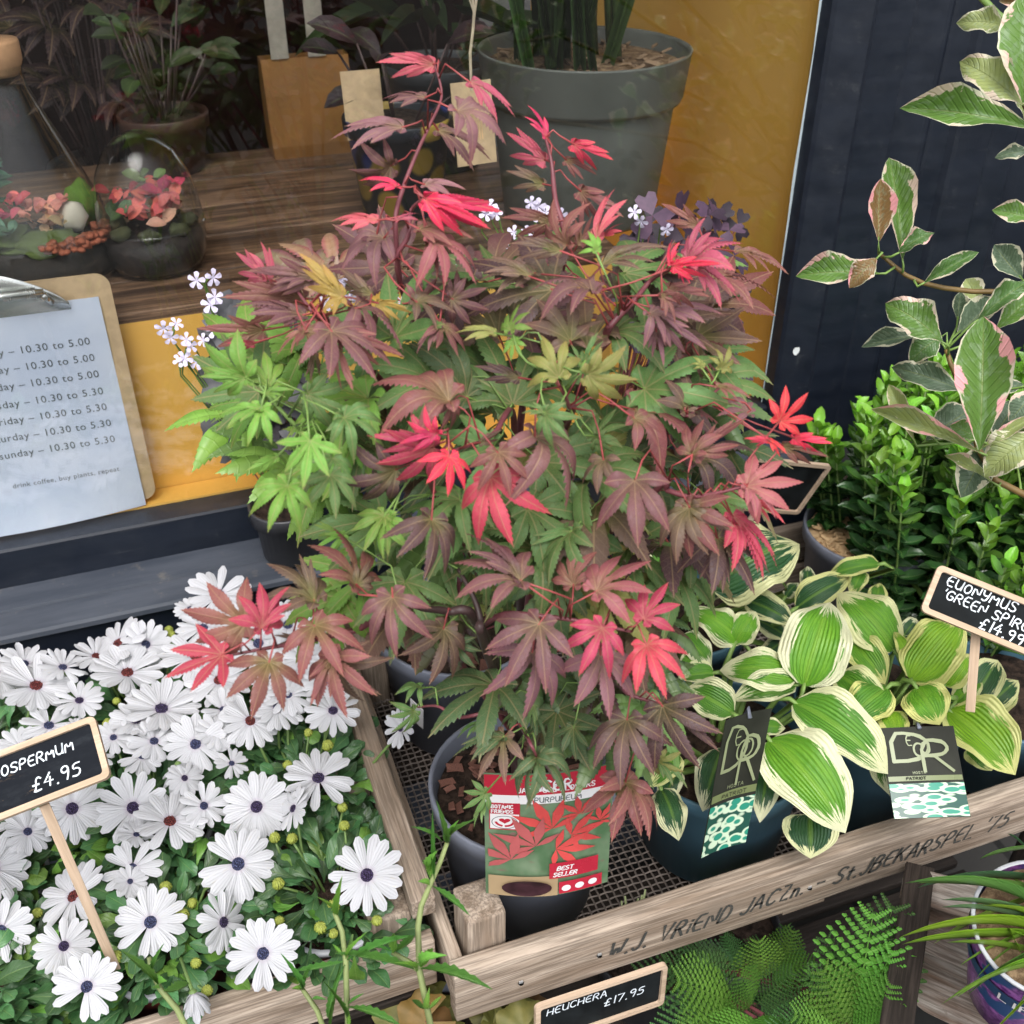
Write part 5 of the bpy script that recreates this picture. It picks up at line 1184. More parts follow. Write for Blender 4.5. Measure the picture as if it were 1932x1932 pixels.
# foliage that fills the rest of the shrub, mostly beyond the right edge of the picture
rp = random.Random(91)
for k in range(150):
    P = Vector((rp.uniform(.93, 1.35), rp.uniform(.50, .86), rp.uniform(.86, 1.45))); q_ = proj(P)
    if q_[0] < 1850 or (q_[0] < 1985 and not 480 < q_[1] < 930) or (q_[0] < 1940 and q_[2] < .97): continue
    a = rp.random()*6.28; d = Vector((math.cos(a), math.sin(a), rp.uniform(-.3, .7))).normalized(); cc = rp.choice((e1, e1, g2, g1, l1_)); j = rp.uniform(.8, 1.1)
    link('leaf', rp.choice(PL), ph_, frame(P, P+d*rp.uniform(.06, .09), (UP+tocam(P)*.5).normalized(), rp.uniform(.34, .46)), (cc[0]*j, cc[1]*j, cc[2]*j, rp.uniform(.1, .7)))
    mb = MB(); mb.tube([P, P-d*.02-Vector((0, 0, .01)), P-d*.03+Vector((.03, -.01, -.05))], [.0012, .0014, .0018], 5); mb.build('leaf_stalk', M_GSTALK, ph_, True)
def pstem(pts, r0, r1, mat=M_PSTEM):
    q = [at(px(c, x, y), D=PD+.012) for c, x, y in pts]; mb = MB(); m = len(q)-1; mb.tube(q, [r0+(r1-r0)*i/m for i in range(m+1)], 7); mb.build('branch', mat, ph_, True); return q
a1 = pstem([('L',705,520),('L',760,560),('L',830,620),('L',930,700),('L',1080,770),('L',1250,810),('L',1500,842),('L',1800,842),('L',2100,830)], .0016, .0026)
a2 = pstem([('L',1275,1330),('L',1310,1450),('L',1360,1560),('L',1430,1660),('G',1680,640),('G',1780,820),('G',1960,910),('G',2100,980)], .002, .0034)
a3 = pstem([('F',1555,-40),('F',1700,110),('F',1830,225),('F',1980,380)], .003, .0034, M_GSTALK)
a4 = pstem([('F',1930,880),('F',1990,1000),('F',2060,1300)], .002, .003)
hub = Vector((1.36, .60, .92))
dense = [p.lerp(q, t/8) for br in (a1, a2, a3) for p, q in zip(br[:-1], br[1:]) for t in range(9)]
for B, ax in ph_bases:
    A = min(dense, key=lambda p: (p-(B-ax*.012)).length)
    if .002 < (A-B).length < .06:
        mb = MB(); mb.tube([B+ax*.004, B-ax*min(.006, (A-B).length*.4), A.lerp(B, .25)-ax*.002, A], [.0009, .0010, .0011, .0013], 6); mb.build('leaf_stalk', M_GSTALK, ph_, True)
for q in (a1, a2, a3, a4):
    mb = MB(); mb.tube([q[-1], q[-1].lerp(hub, .5)+Vector((.02, 0, 0)), hub-Vector((0, 0, .1))], [.003, .004, .005], 7); mb.build('branch', M_PSTEM, ph_, True)
mb = MB(); mb.tube([hub-Vector((0, 0, .08)), (1.45, .60, .6), (1.40, .62, .22)], [.006, .008, .009], 8); mb.build('trunk', M_PSTEM, ph_, True)
pot(ph_, (1.40, .62, .26), .13, .10, .26, M_POT); soil(ph_, (1.40, .62, .24), .12)

# ================================================================== CHALK SIGNS
def rrect(x0, y0, x1, y1, r, n=5):
    out = []
    for cx, cy, a0 in ((x1-r, y1-r, 0), (x0+r, y1-r, 90), (x0+r, y0+r, 180), (x1-r, y0+r, 270)):
        out += [(cx+r*math.cos(R(a0+90*k/n)), cy+r*math.sin(R(a0+90*k/n))) for k in range(n+1)]
    return out
def chalk_sign(M, W, H, lines, label, stake=None, board=M_CHALKC, name='chalk_sign', fr=.0052):
    t = thing(name, M.translation, label, 'price sign'); 
    outer, inner = rrect(0, 0, W, H, .0055), rrect(fr, fr, W-fr, H-fr, .003); n = len(outer); mb = MB()
    vs = [(x, y, 0) for x, y in outer]+[(x, y, .0055) for x, y in outer]+[(x, y, .0055) for x, y in inner]+[(x, y, .001) for x, y in inner]
    fs = []
    for k in range(n):
        k2 = (k+1) % n; fs += [(k, k2, n+k2, n+k), (n+k, n+k2, 2*n+k2, 2*n+k), (2*n+k, 2*n+k2, 3*n+k2, 3*n+k)]
    fs.append(tuple(range(n))[::-1]); mb.add(vs, fs); link('frame', mb.mesh('frame', M_LIGHTWOOD), t, M)
    mb = MB(); mb.add([(x, y, .002) for x, y in inner], [tuple(range(n))]); link('board', mb.mesh('board', board), t, M)
    if lines:
        mb = MB()
        for s, x, y, h, th in lines: letters(mb, s, lambda x, y, z: Vector((x, y, z)), x, y, h, th, .06, .12, 1.5, .0026)
        link('chalk_lettering', mb.mesh('chalk_lettering', M_CHALK), t, M)
    if stake:
        a, b = Vector(stake[0]), Vector(stake[1]); d = b-a; L = d.length; x = d/L; z = tocam(a); z = (z-x*z.dot(x)).normalized(); y = z.cross(x)
        Ms = Matrix((x, y, z)).transposed().to_4x4(); Ms.translation = (a+b)/2
        bevel_box('stake', (L, .0085, .003), M_LIGHTWOOD, t, Ms, .0008)
    return t
def sign_frame(TL, TR, BR, Wd=None):
    x = TR-TL; W = Wd or x.length; x.normalize(); y = TR-BR; H = (y-x*y.dot(x)).length; y = (y-x*y.dot(x)).normalized(); z = x.cross(y)
    M = Matrix((x, y, z)).transposed().to_4x4(); M.translation = TR-x*W-y*H; return M, W, H
TL, TR, BR = at(px('H', 0, 462), D=.93), at(px('H', 520, 264), D=.945), at(px('H', 632, 588), D=.925)
M, W, H = sign_frame(TL, TR, BR, .215)
Pst = M @ Vector((W*.545, .004, -.002)); p_s = proj(Pst)
sa = at(px('H', 240, 745), D=.922); sb = at(px('H', 592, 1552), D=.99)
W_txt = .160
chalk_sign(M, W, H, [('OSTEOSPERMUM', W-.0115-.104, H*.62, .0086, .0013), ('£4.95', W-.064, H*.22, .0112, .0014)], 'chalk price sign reading £4.95 on a stake among the white daisies', (sa, sb+(sb-sa)*.12), M_CHALKB)
TL, TR, BR = at(px('G', 1393, 1250), D=1.02), at(px('G', 1932, 1468), D=1.0), at(px('G', 1932, 1775), D=1.0)
BLp = at(px('G', 1362, 1530), D=1.01)
M, W, H = quad_frame(TL, TR, BLp)
chalk_sign(M, .205, H, [('EUONYMUS', .013, H*.68, .0092, .0013), ("'GREEN SPIRE'", .014, H*.42, .0088, .0013), ('£14.99', .052, H*.15, .0098, .0014)], 'chalk sign naming the evergreen shrub, priced £14.99 and tilted down to the right', (at(px('G', 1672, 1640), D=1.012), at(px('J', 1640, 240), D=1.02)))
M, W, H = quad_frame(at(px('G', 375, 655), Y=1.0), at(px('G', 812, 700), Y=1.0), at(px('G', 280, 960), Y=1.02))
chalk_sign(M, W, H*.93, [], 'small blank backed chalk sign half hidden behind the pink-red maple leaves', (M @ Vector((W*.5, .004, -.002)), M @ Vector((W*.5, -.09, -.002))))
TL, TR, BLp = at(px('I', 1095, 1828), Y=.560), at(px('I', 1810, 1592), Y=.560), at(px('I', 1108, 2040), Y=.556)
M, W, H = quad_frame(TL, TR, BLp)
chalk_sign(M, W, H, [('HEUCHERA', W*.09, H*.66, .0095, .0013), ('£17.95', W*.52, H*.42, .0110, .0014)], 'chalk sign priced £17.95 hung below the stencilled board')

# ================================================================== CLIPBOARD
cb = thing('clipboard', (-.16, 1.29, .80), 'clipboard of opening hours leaning inside the window glass', 'clipboard')
TR_, BR_ = at(px('A', 600, 1470), Y=1.278), at(px('D', 852, 905), Y=1.268)
x = Vector((1, -.02, .0)).normalized(); y = (TR_-BR_); y = (y-x*y.dot(x)); H = y.length; y.normalize(); z = x.cross(y); W = .235
M = Matrix((x, y, z)).transposed().to_4x4(); M.translation = BR_-x*W
o_ = rrect(0, 0, W, H, .016, 6); n = len(o_); mb = MB()
mb.add([(a, b, 0) for a, b in o_]+[(a, b, .003) for a, b in o_], [tuple(range(n))[::-1], tuple(range(n, 2*n))]+[(k, (k+1) % n, n+(k+1) % n, n+k) for k in range(n)])
link('board', mb.mesh('board', M_BOARD), cb, M)
pw, phh, pxr = .210, .286, W-.0155
def pbow(x_, y_, z_):
    # sheet curls forward and sags at the foot
    t = max(0, .07-y_)/.07
    return Vector((x_, y_, z_+.0045+.016*t*t*math.sin(min(1, max(0, (W-x_)/.16))*1.5)+.0015*math.sin(y_*30)))
sheet('paper', pw, phh, M_PAPER, cb, M, pbow, x0=pxr-pw, y0=-.006, n=26)
ORIG_ = None
def paper_line(s, yy, size, right):
    me_o = type_text(s, size, M_INK, 'printed_hours', cb, M, 'RIGHT', 0, 0, 1.1)
    for v in me_o.data.vertices:
        p_ = pbow(v.co.x+right, v.co.y+yy, .0008); v.co = p_
    me_o.data.update()
tp = at(px('D', 490, 60), Y=1.272)
Mi = M.inverted()
def loc(c, x_, y_): 
    d = ray(px(c, x_, y_)); n_ = M.col[2].to_3d(); P0 = M.translation+n_*.006
    return Mi @ on_plane(px(c, x_, y_), P0, n_)
days = ['monday', 'tuesday', 'wednesday', 'thursday', 'friday', 'saturday', 'sunday']
tms = ['5.00', '5.00', '5.00', '5.30', '5.30', '5.30', '5.30']
for dname, tm, (xx, yy) in zip(days, tms, ((492,82),(517,172),(540,262),(563,355),(583,440),(606,525),(627,610))):
    L0 = loc('D', xx, yy); paper_line('%s – 10.30 to %s' % (dname, tm), L0.y, .0132, L0.x)
L0 = loc('D', 648, 765); paper_line('drink coffee, buy plants, repeat', L0.y, .0090, L0.x)
# steel clip
Lc = loc('A', 30, 1560)
cx0 = Lc.x-.012; cyy = loc('A', 160, 1690).y
mb = MB(); pr = []
for k in range(21):
    u = -1+2*k/20; hw_ = .075*u; top_ = .040*max(0, 1-abs(u)**1.3)**.8
    pr.append((cx0+hw_, top_))
vs = []; 
for (a, b) in pr: vs += [(a, cyy-.003, .006), (a, cyy+.004+b*.25, .009), (a, cyy+.008+b*1.0, .020), (a, cyy+.010+b*1.05, .017)]
mb.add(vs, [(4*k+i, 4*k+4+i, 4*k+5+i, 4*k+1+i) for k in range(20) for i in range(3)])
link('clip', mb.mesh('clip', M_METAL, True), cb, M)
mb = MB(); mb.tube([(cx0-.05, cyy+.028, .024), (cx0+.052, cyy+.028, .024)], .0035, 10)
for k in range(16): mb.tube([(cx0+.01+.0022*k, cyy+.028+.006*math.cos(a), .024+.006*math.sin(a)) for a in [i*math.pi/5 for i in range(11)]], .0007, 4, False)
mb.tube([(cx0+.05, cyy+.024, .022), (cx0+.056, cyy+.010, .012)], .004, 8)
link('clip_spring', mb.mesh('clip_spring', M_METAL, True), cb, M)

# ================================================================== TERRARIA
def lump(nm, P, s, mat, parent, seed, amp=.4, sub=2):
    bm = bmesh.new(); bmesh.ops.create_icosphere(bm, subdivisions=sub, radius=1)
    for v in bm.verts: v.co *= 1+amp*noise.noise(v.co*2+Vector((seed, 0, 0)))
    me = bpy.data.meshes.new(nm); bm.to_mesh(me); bm.free(); me.materials.append(mat); me.polygons.foreach_set('use_smooth', [True]*len(me.polygons))
    return link(nm, me, parent, T(*P) @ Matrix.Diagonal((s[0], s[1], s[2], 1)))
def terr_leaf(parent, P, n, col, L, mat_me, seed, name='leaf', spread=.6, up=.5):
    rr = random.Random(seed)
    for k in range(n):
        a = rr.random()*6.28; d = Vector((math.cos(a), math.sin(a), rr.uniform(up-.4, up+.4))).normalized()
        B = Vector(P)+Vector((rr.uniform(-1, 1), rr.uniform(-1, 1), rr.uniform(-.3, .5)))*spread*L
        j = rr.uniform(.7, 1.2); link(name, mat_me, parent, frame(B, B+d*L*rr.uniform(.7, 1.2), (UP+tocam(B)).normalized(), .62), (col[0]*j, col[1]*j, col[2]*j, .5))
OV = blade_mesh('small_oval_leaf', 'oval', M_DULL, 2, 5, .2, .1, 0, 0, 4)
E0 = Vector((.024, 1.442, WZ))
egg = thing('egg_terrarium', E0, 'small egg shaped glass terrarium with pink leaves inside, on the plank bench', 'terrarium', None)
eprof = [(.050, .001), (.060, .008), (.065, .022), (.0675, .045), (.067, .068), (.064, .095), (.056, .125), (.043, .150), (.026, .166), (.010, .173), (0, .174)]
mb = MB(); mb.lathe(E0, eprof, 40); mb.build('glass_shell', M_JAR, egg, True)
mb = MB(); mb.lathe(E0, [(0, .004), (.05, .004), (.060, .012), (.0630, .030), (.0625, .044), (.045, .050), (0, .053)], 32); mb.build('soil', simple('dark_gravel', (.022, .016, .015), .6, .6, 120, .4), egg, True)
mb = MB(); mb.lathe(E0+Vector((0, 0, .056)), [(.0665, 0), (.0688, .0015), (.0688, .004), (.0665, .0055)], 40); mb.build('glass_ring', M_JAR, egg, True)
PINK = (.55, .10, .11)
for k_ in range(7): lump('moss', E0+Vector((.045*math.cos(k_*.9-2.6), .045*math.sin(k_*.9-2.6), .056)), (.014, .012, .009), simple('dull_moss', (.06, .065, .025), .9, .5, 70, .5) if k_ == 0 else bpy.data.materials['dull_moss'], egg, k_, .5, 2)
for i, (dx, dy, dz, c, n_) in enumerate(((-.025,-.015,.075,PINK,7),(.0,-.02,.073,PINK,7),(.025,-.012,.08,(.5,.13,.12),6),(-.03,.01,.09,(.45,.08,.07),7),(.01,.01,.09,(.4,.07,.06),8),(.03,.01,.095,(.5,.06,.12),4),(-.01,.02,.08,(.06,.10,.03),6),(.02,-.02,.068,(.55,.30,.22),4),(-.035,-.005,.07,(.05,.09,.03),5),(.01,0,.115,(.10,.15,.04),3))):
    terr_leaf(egg, E0+Vector((dx, dy, dz)), n_+3, c, .023, OV, i)
B0 = Vector((-.112, 1.470, WZ))
bo = thing('bottle_terrarium', B0, 'large conical glass bottle terrarium with a cork stopper, at the left edge of the window', 'terrarium')
mb = MB(); mb.lathe(B0, [(.075, .0), (.092, .004), (.098, .014), (.096, .035), (.086, .075), (.070, .12), (.052, .165), (.036, .205), (.028, .228), (.0255, .245), (.027, .255)], 44); mb.build('glass_shell', M_JAR, bo, True)
mb = MB(); mb.lathe(B0+Vector((0, 0, .248)), [(0, -.004), (.022, -.004), (.024, 0), (.029, .012), (.0295, .032), (.028, .035), (0, .036)], 30); mb.build('cork', simple('cork', (.42, .24, .12), .8, .15, 50, .2), bo, True)
mb = MB(); mb.lathe(B0, [(0, .004), (.085, .006), (.093, .016), (.088, .04), (.06, .05), (0, .052)], 30); mb.build('soil', simple('dark_peat', (.02, .015, .012), .8, .5, 60, .4), bo, True)
rr = random.Random(8); Mo = simple('moss_green', (.10, .14, .03), .9, .5, 60, .5); Mb = simple('rust_bark_crumb', (.30, .085, .04), .8, .3, 60, .3); Mg = simple('bright_moss', (.14, .26, .03), .9, .4, 60, .6)
lump('moss', B0+Vector((.058, .012, .080)), (.022, .022, .028), Mg, bo, 1, .35, 3); lump('pale_stone', B0+Vector((.045, -.018, .074)), (.017, .012, .02), simple('pale_stone', (.62, .55, .45), .7, .1, 20), bo, 2, .3)
lump('moss', B0+Vector((.0, -.045, .052)), (.05, .03, .014), Mo, bo, 3, .5, 3); lump('moss', B0+Vector((-.05, -.02, .06)), (.04, .04, .014), Mo, bo, 4, .5, 3)
items_seed = [lump('bark_crumb', B0+Vector((.02+.06*math.cos(a)*q_, -.02+.055*math.sin(a)*q_-.01, .052+.012*rr.random())), (.0055, .0055, .004), Mb, bo, k, .6, 1) for k, (a, q_) in enumerate((rr.uniform(-1.9, .35), rr.uniform(.75, 1.05)) for _ in range(110))]
for i, (dx, dy, dz, c, n_) in enumerate(((-.02,-.02,.098,PINK,8),(.0,-.02,.085,(.6,.25,.2),8),(.02,-.025,.083,(.62,.28,.2),9),(-.035,-.03,.085,(.5,.1,.16),8),(.005,-.03,.07,(.5,.3,.18),8),(.03,-.015,.09,(.58,.2,.17),7),(.02,-.03,.065,(.45,.32,.18),6))):
    terr_leaf(bo, B0+Vector((dx, dy, dz)), n_, c, .020, OV, i+20)
terr_leaf(bo, B0+Vector((-.03, -.045, .07)), 5, (.10, .20, .12), .026, PL[0] if False else OV, 77, spread=.2)
for k in range(16):
    a = rr.uniform(-1, 1.2); B = B0+Vector((-.045, .0, .10+.008*k)); d = Vector((math.cos(a)*.8, math.sin(a)*.4-.3, rr.uniform(-.2, .6))).normalized()
    link('leaf', OV, bo, frame(B, B+d*.035*(1-k/30), (UP+tocam(B)).normalized(), .3), (.03, .10, .05, .5))
mb = MB(); mb.tube([B0+Vector((-.045, 0, .05)), B0+Vector((-.045, 0, .22))], .0015, 5); mb.build('stem', M_GSTALK, bo, True)

# ================================================================== BIG POT AND THINGS ON THE BENCH
G0 = Vector((.628, 1.452, 1.278))
gp = thing('potted_palm', (G0.x, G0.y, WZ), 'large grey plastic pot of strappy green stems in the window', 'potted plant')
mb = MB(); h = G0.z-WZ
mb.lathe((G0.x, G0.y, WZ), [(0, .002), (.108, 0), (.110, .004), (.128, h-.066), (.128, h-.064), (.136, h-.064), (.139, h-.058), (.146, h-.002), (.147, h), (.144, h+.001), (.142, h-.004), (.138, h-.03), (.12, h-.1)], 56)
mb.build('pot', M_GREYPOT, gp, True); soil(gp, (G0.x, G0.y, G0.z-.022), .140, M_STRAW, dome=.004)
chips(gp, (G0.x, G0.y, G0.z-.018), .13, simple('dry_mulch', (.22, .15, .09), .9, .4, 30), 'mulch_piece', 70, (.022, .006, .003), 15)
rr = random.Random(4); SB = blade_mesh('strap_leaf', 'blade', M_DULL, 2, 8, .3, .06, 0, 0, 5)
for k in range(15):
    a = rr.random()*6.28; r_ = rr.uniform(.01, .075); B = Vector((G0.x+r_*math.cos(a)-.02, G0.y+r_*math.sin(a)*.8+.01, G0.z-.02)); tp_ = B+Vector((rr.uniform(-.09, .09), rr.uniform(-.02, .09), rr.uniform(.25, .42)))
    j = rr.uniform(.6, 1.3); link('leaf', SB, gp, frame(B, tp_, tocam(B), rr.uniform(.035, .07)), (.06*j, .12*j, .035*j, .3))
for k in range(5):
    a = rr.random()*6.28; B = Vector((G0.x+.05*math.cos(a), G0.y+.04*math.sin(a), G0.z-.02)); mb = MB(); mb.tube([B, B+Vector((rr.uniform(-.03, .03), .01, .3))], .006, 8); mb.build('stem', simple('stem_green', (.10, .17, .05), .5, .3, 20), gp, True)
# pale straw tied tag hanging on the big pot
def kraft(P, w_, h_, label, rot=0., string=True, col=M_BOARD):
    t = thing('card_tag', P, label, 'tag'); M = T(*P) @ RZ(rot) @ RX(R(80))
    mb = MB(); mb.box((0, -h_/2, 0), (w_, h_, .0015)); link('card', mb.mesh('card', col), t, M)
    if string:
        mb = MB(); mb.tube([(0, -.01, .001), (.001, .03, .004), (.008, .055, .002), (.010, .075, .006)], .0018, 6)
        for k in range(5): mb.tube([(.010, .070, .006), (.010+.003*(k-2), .092, .006+.002*(k % 2))], .0011, 4)
        link('raffia_tie', mb.mesh('raffia_tie', simple('pale_raffia', (.50, .42, .30), .8, .2, 50)), t, M)
        mb = MB()
        for k in range(6): mb.box((-.008+.0035*k, -h_*.45, .0015), (.0012, h_*.5, .0008))
        link('raffia_strand', mb.mesh('raffia_strand', M_CHIPW), t, M)
    return t
P = at(px('B', 765, 440), Y=1.285); kraft(P, .052, .095, 'kraft card tag tied with pale raffia, in front of the big grey pot', .1)
P = at(px('B', 165, 380), Y=1.55); kraft(P, .055, .09, 'plain kraft card tag with a white sticker hanging on the dark patterned pot', 0, False)
def patt():
    q = NT('patterned_ceramic'); vo = q.n('TexVoronoi', ins={'Vector': q.obj(), 'Scale': 22.}); nz = q.noise(q.obj(), 9, 2)
    c = q.mix(q.ramp(vo.outputs['Distance'], .50, .35), (.012, .016, .022), q.mix(q.ramp(nz, .45, .5), (.03, .05, .22), (.40, .28, .05))); q.set(color=c, rough=.4); return q.m
def bench_pot(P, r_, h_, mat, label, leafcol, nl, mesh_, L, hgt, seed, cat='potted plant', w_=.5):
    t = thing('potted_house_plant', P, label, cat); pot(t, (P[0], P[1], P[2]+h_), r_, r_*.75, h_, mat); soil(t, (P[0], P[1], P[2]+h_-.01), r_-.008)
    rr = random.Random(seed)
    for k in range(nl):
        a = rr.random()*6.28; q_ = rr.uniform(.2, 1.); st = Vector((P[0]+math.cos(a)*r_*q_*1.3, P[1]+math.sin(a)*r_*q_*.9, P[2]+h_+hgt*rr.uniform(.25, 1)))
        mb = MB(); mb.tube([(P[0]+math.cos(a)*r_*.4*q_, P[1]+math.sin(a)*r_*.4*q_, P[2]+h_-.01), st], .0018, 5); mb.build('stem', M_BARKSTEM, t, True)
        d = Vector((math.cos(a), math.sin(a)-.3, rr.uniform(-.3, .4))).normalized(); j = rr.uniform(.7, 1.3)
        link('leaf', mesh_, t, frame(st, st+d*L*rr.uniform(.8, 1.2), (UP+tocam(st)).normalized(), w_), tuple(x*j for x in leafcol)+(.3,))
    return t
bench_pot((.385, 1.55, WZ), .078, .135, patt(), 'dark pot printed with blue and yellow flowers, on the bench beside the big grey pot', (.022, .012, .014), 7, OV, .07, .12, 2)  # leaf colours at the back darkened to carry the dimness of the window
bench_pot((.50, 1.74, WZ), .085, .16, simple('slate_pot', (.05, .055, .06), .5, .1, 10), 'slate coloured pot at the back of the window bench', (.03, .05, .02), 12, SB, .16, .10, 3, w_=.14)
bench_pot((.08, 1.86, WZ), .07, .09, simple('brown_pot', (.06, .03, .02), .5, .1, 10), 'dim leafy plant at the back left of the bench', (.022, .038, .010), 20, OV, .055, .17, 5)
bench_pot((-.02, 2.05, .80), .10, .22, simple('black_pot', (.015, .012, .012), .5, .1, 10), 'dim purple leaves behind the bench standing in for the maple reflected in the glass', (.030, .014, .018), 34, MAPLES[0], .085, .42, 6, w_=1.)  # added leaves imitate the maple's reflection in the window glass
# kraft bag with pale handles
kb = thing('paper_bag', (.315, 1.88, WZ), 'tan paper bag with two pale ribbon handles standing at the back of the bench', 'bag')
mkb = simple('tan_paper', (.22, .10, .022), .7, .15, 14, .1)
mb = MB(); vs = []
for z_, wx, wy in ((0, .068, .030), (.02, .070, .032), (.10, .071, .026), (.155, .071, .016)):
    vs += [(.315-wx, 1.88-wy, WZ+z_), (.315+wx, 1.88-wy, WZ+z_), (.315+wx, 1.88+wy, WZ+z_), (.315-wx, 1.88+wy, WZ+z_)]
mb.add(vs, [(i*4+k, i*4+(k+1) % 4, i*4+4+(k+1) % 4, i*4+4+k) for i in range(3) for k in range(4)]+[(0, 1, 2, 3)]); mb.build('bag', mkb, kb)
mrb = simple('pale_ribbon', (.30, .28, .23), .8, .12, 60)
for dx in (-.030, .030):
    mb = MB(); mb.box((.305+dx, 1.862, WZ+.255), (.028, .003, .20)); mb.build('handle', mrb, kb)

# ================================================================== PLANTS ON THE SILL
def trefoil():
    mb = MB()
    for k in range(3):
        A = R(120*k); 
        pts = [(0, 0), (.42, .50), (.46, .86), (.22, 1.), (0, .80), (-.22, 1.), (-.46, .86), (-.42, .50)]
        vs = [(x*math.cos(A)-y*math.sin(A), x*math.sin(A)+y*math.cos(A), .10*abs(x)-.25*y*y) for x, y in pts]; cvs = vs+[(-(.5)*math.sin(A), .5*math.cos(A), -.09)]
        mb.add(cvs, [(0, 1, 8), (1, 2, 8), (2, 3, 8), (3, 4, 8), (4, 5, 8), (5, 6, 8), (6, 7, 8), (7, 0, 8)], [(.5, .5)]*9)
    return mb.mesh('trefoil_leaf', M_DULL, True)
TRE = trefoil()
def round_leaf():
    mb = MB(); n = 30; vs = [(0, 0, 0)]
    for ring in (1, 2):
        for k in range(n):
            a = -2.75+5.5*k/(n-1); r_ = (.5 if ring == 1 else 1.)*(1+(.10*math.cos(a*7) if ring == 2 else .03)); vs.append((r_*math.sin(a), r_*math.cos(a)*.95, .10*math.cos(a*7)*(ring-1)-.15*(ring-1)+.05))
    fs = [(0, 1+k, 2+k) for k in range(n-1)]+[(1+k, 1+n+k, 2+n+k, 2+k) for k in range(n-1)]
    mb.add(vs, fs, [(.5, .5)]*len(vs)); return mb.mesh('scalloped_leaf', M_DULL, True)
RND = round_leaf()
def lilac_flower():
    mb = MB()
    for k in range(5):
        A = 2*math.pi*k/5; pts = [(0, 0, 0), (.22, .45, .12), (.30, .85, .10), (.08, 1., .02), (-.08, 1., .02), (-.30, .85, .10), (-.22, .45, .12)]
        mb.add([(x*math.cos(A)-y*math.sin(A), x*math.sin(A)+y*math.cos(A), z) for x, y, z in pts], [tuple(range(7))])
    mb.lathe((0, 0, 0), [(.18, .05), (.14, -.5), (.05, -.8), (0, -.82)], 8)
    return mb.mesh('lilac_flower', simple('lilac_petal', (.60, .55, .70), .6, .08, 10), False)
LIL = lilac_flower(); M_WPOT = simple('charcoal_pot', (.03, .03, .034), .4, .05, 20)
rnd = random.Random(77)
def sill_plant(cx, label, box, mesh_, cols, n, flowers, size):
    t = thing('dark_leaved_plant', (cx, 1.172, .743), label, 'potted plant'); c = Vector((cx, 1.172, .825)); pot(t, c, .046, .036, .080, M_WPOT, n=28); soil(t, (cx, 1.172, .815), .04)
    for k in range(n):
        p = (rnd.uniform(box[0], box[2]), rnd.uniform(box[1], box[3])); B = at(p, Y=rnd.uniform(1.10, 1.215)); j = rnd.uniform(.7, 1.4); cc = rnd.choice(cols)
        if abs(B.y) > 1.22: continue
        d = Vector((rnd.uniform(-1, 1), rnd.uniform(-.6, .2), rnd.uniform(-.6, .5))).normalized(); L = size*rnd.uniform(.7, 1.2); N = (tocam(B)+UP*.4+Vector((rnd.uniform(-.4, .4), 0, rnd.uniform(-.3, .3)))).normalized()
        link('leaf', mesh_, t, frame(B, B+d*L, N, 1.), (cc[0]*j, cc[1]*j, cc[2]*j, .2))
        mb = MB(); mb.tube([B-N*.002, B.lerp(c, .5)+Vector((0, -.01, -.01)), (c.x+rnd.uniform(-.02, .02), c.y, .815)], .0009, 4); mb.build('leaf_stalk', M_TWIG, t, True)
    for c_, x, y in flowers:
        P = at(px(c_, x, y), Y=1.095); d = (tocam(P)+Vector((rnd.uniform(-.7, .7), 0, rnd.uniform(-.7, .7)))).normalized()
        yv = d.orthogonal().normalized(); M = Matrix((yv.cross(d), yv, d)).transposed().to_4x4() @ Matrix.Scale(rnd.uniform(.0075, .0105), 4); M.translation = P
        f = link('flower', LIL, t, M); mb = MB(); mb.tube([P-d*.009, P-d*.02+Vector((0, 0, -.01)), P.lerp(c, .4)+Vector((0, -.02, 0)), (c.x, c.y, .815)], [.0016, .0009, .0009, .001], 5); mb.build('flower_stalk', M_GSTALK, t, True)
GRY = [(.055, .058, .062), (.075, .08, .085), (.035, .033, .038)]
PRP = [(.040, .024, .042), (.030, .022, .032), (.05, .032, .052)]
sill_plant(.115, 'dark grey round leaved plant with pale lilac flowers on the sill, left of the maple', (425, 610, 580, 840), RND, GRY, 46,
 [('A',1065,1520),('A',1155,1505),('A',1165,1610),('A',1140,1650),('A',885,1780),('A',955,1755),('A',925,1830),('A',1010,1840),('D',1030,90),('D',975,170),('D',1065,180),('D',1100,60),('D',1000,160),('A',1165,1790),('A',1590,1560),('A',1850,1540),('A',1770,1640)], .030)
sill_plant(.560, 'blackish purple clover leaved plant with pale flowers on the sill, right of the maple', (1180, 400, 1395, 720), TRE, PRP, 78,
 [('B',1095,1100),('B',1130,1120),('B',1175,1150),('B',1110,1160),('B',870,1120),('B',905,1160),('B',850,1160),('B',1000,1260),('B',1075,1260),('B',960,1345),('B',1655,1150),('B',1690,1200),('B',725,1440),('C',-5,1245),('B',1250,1170),('B',1040,1300),('B',60,1520),('B',120,1610),('B',395,1640)], .024)

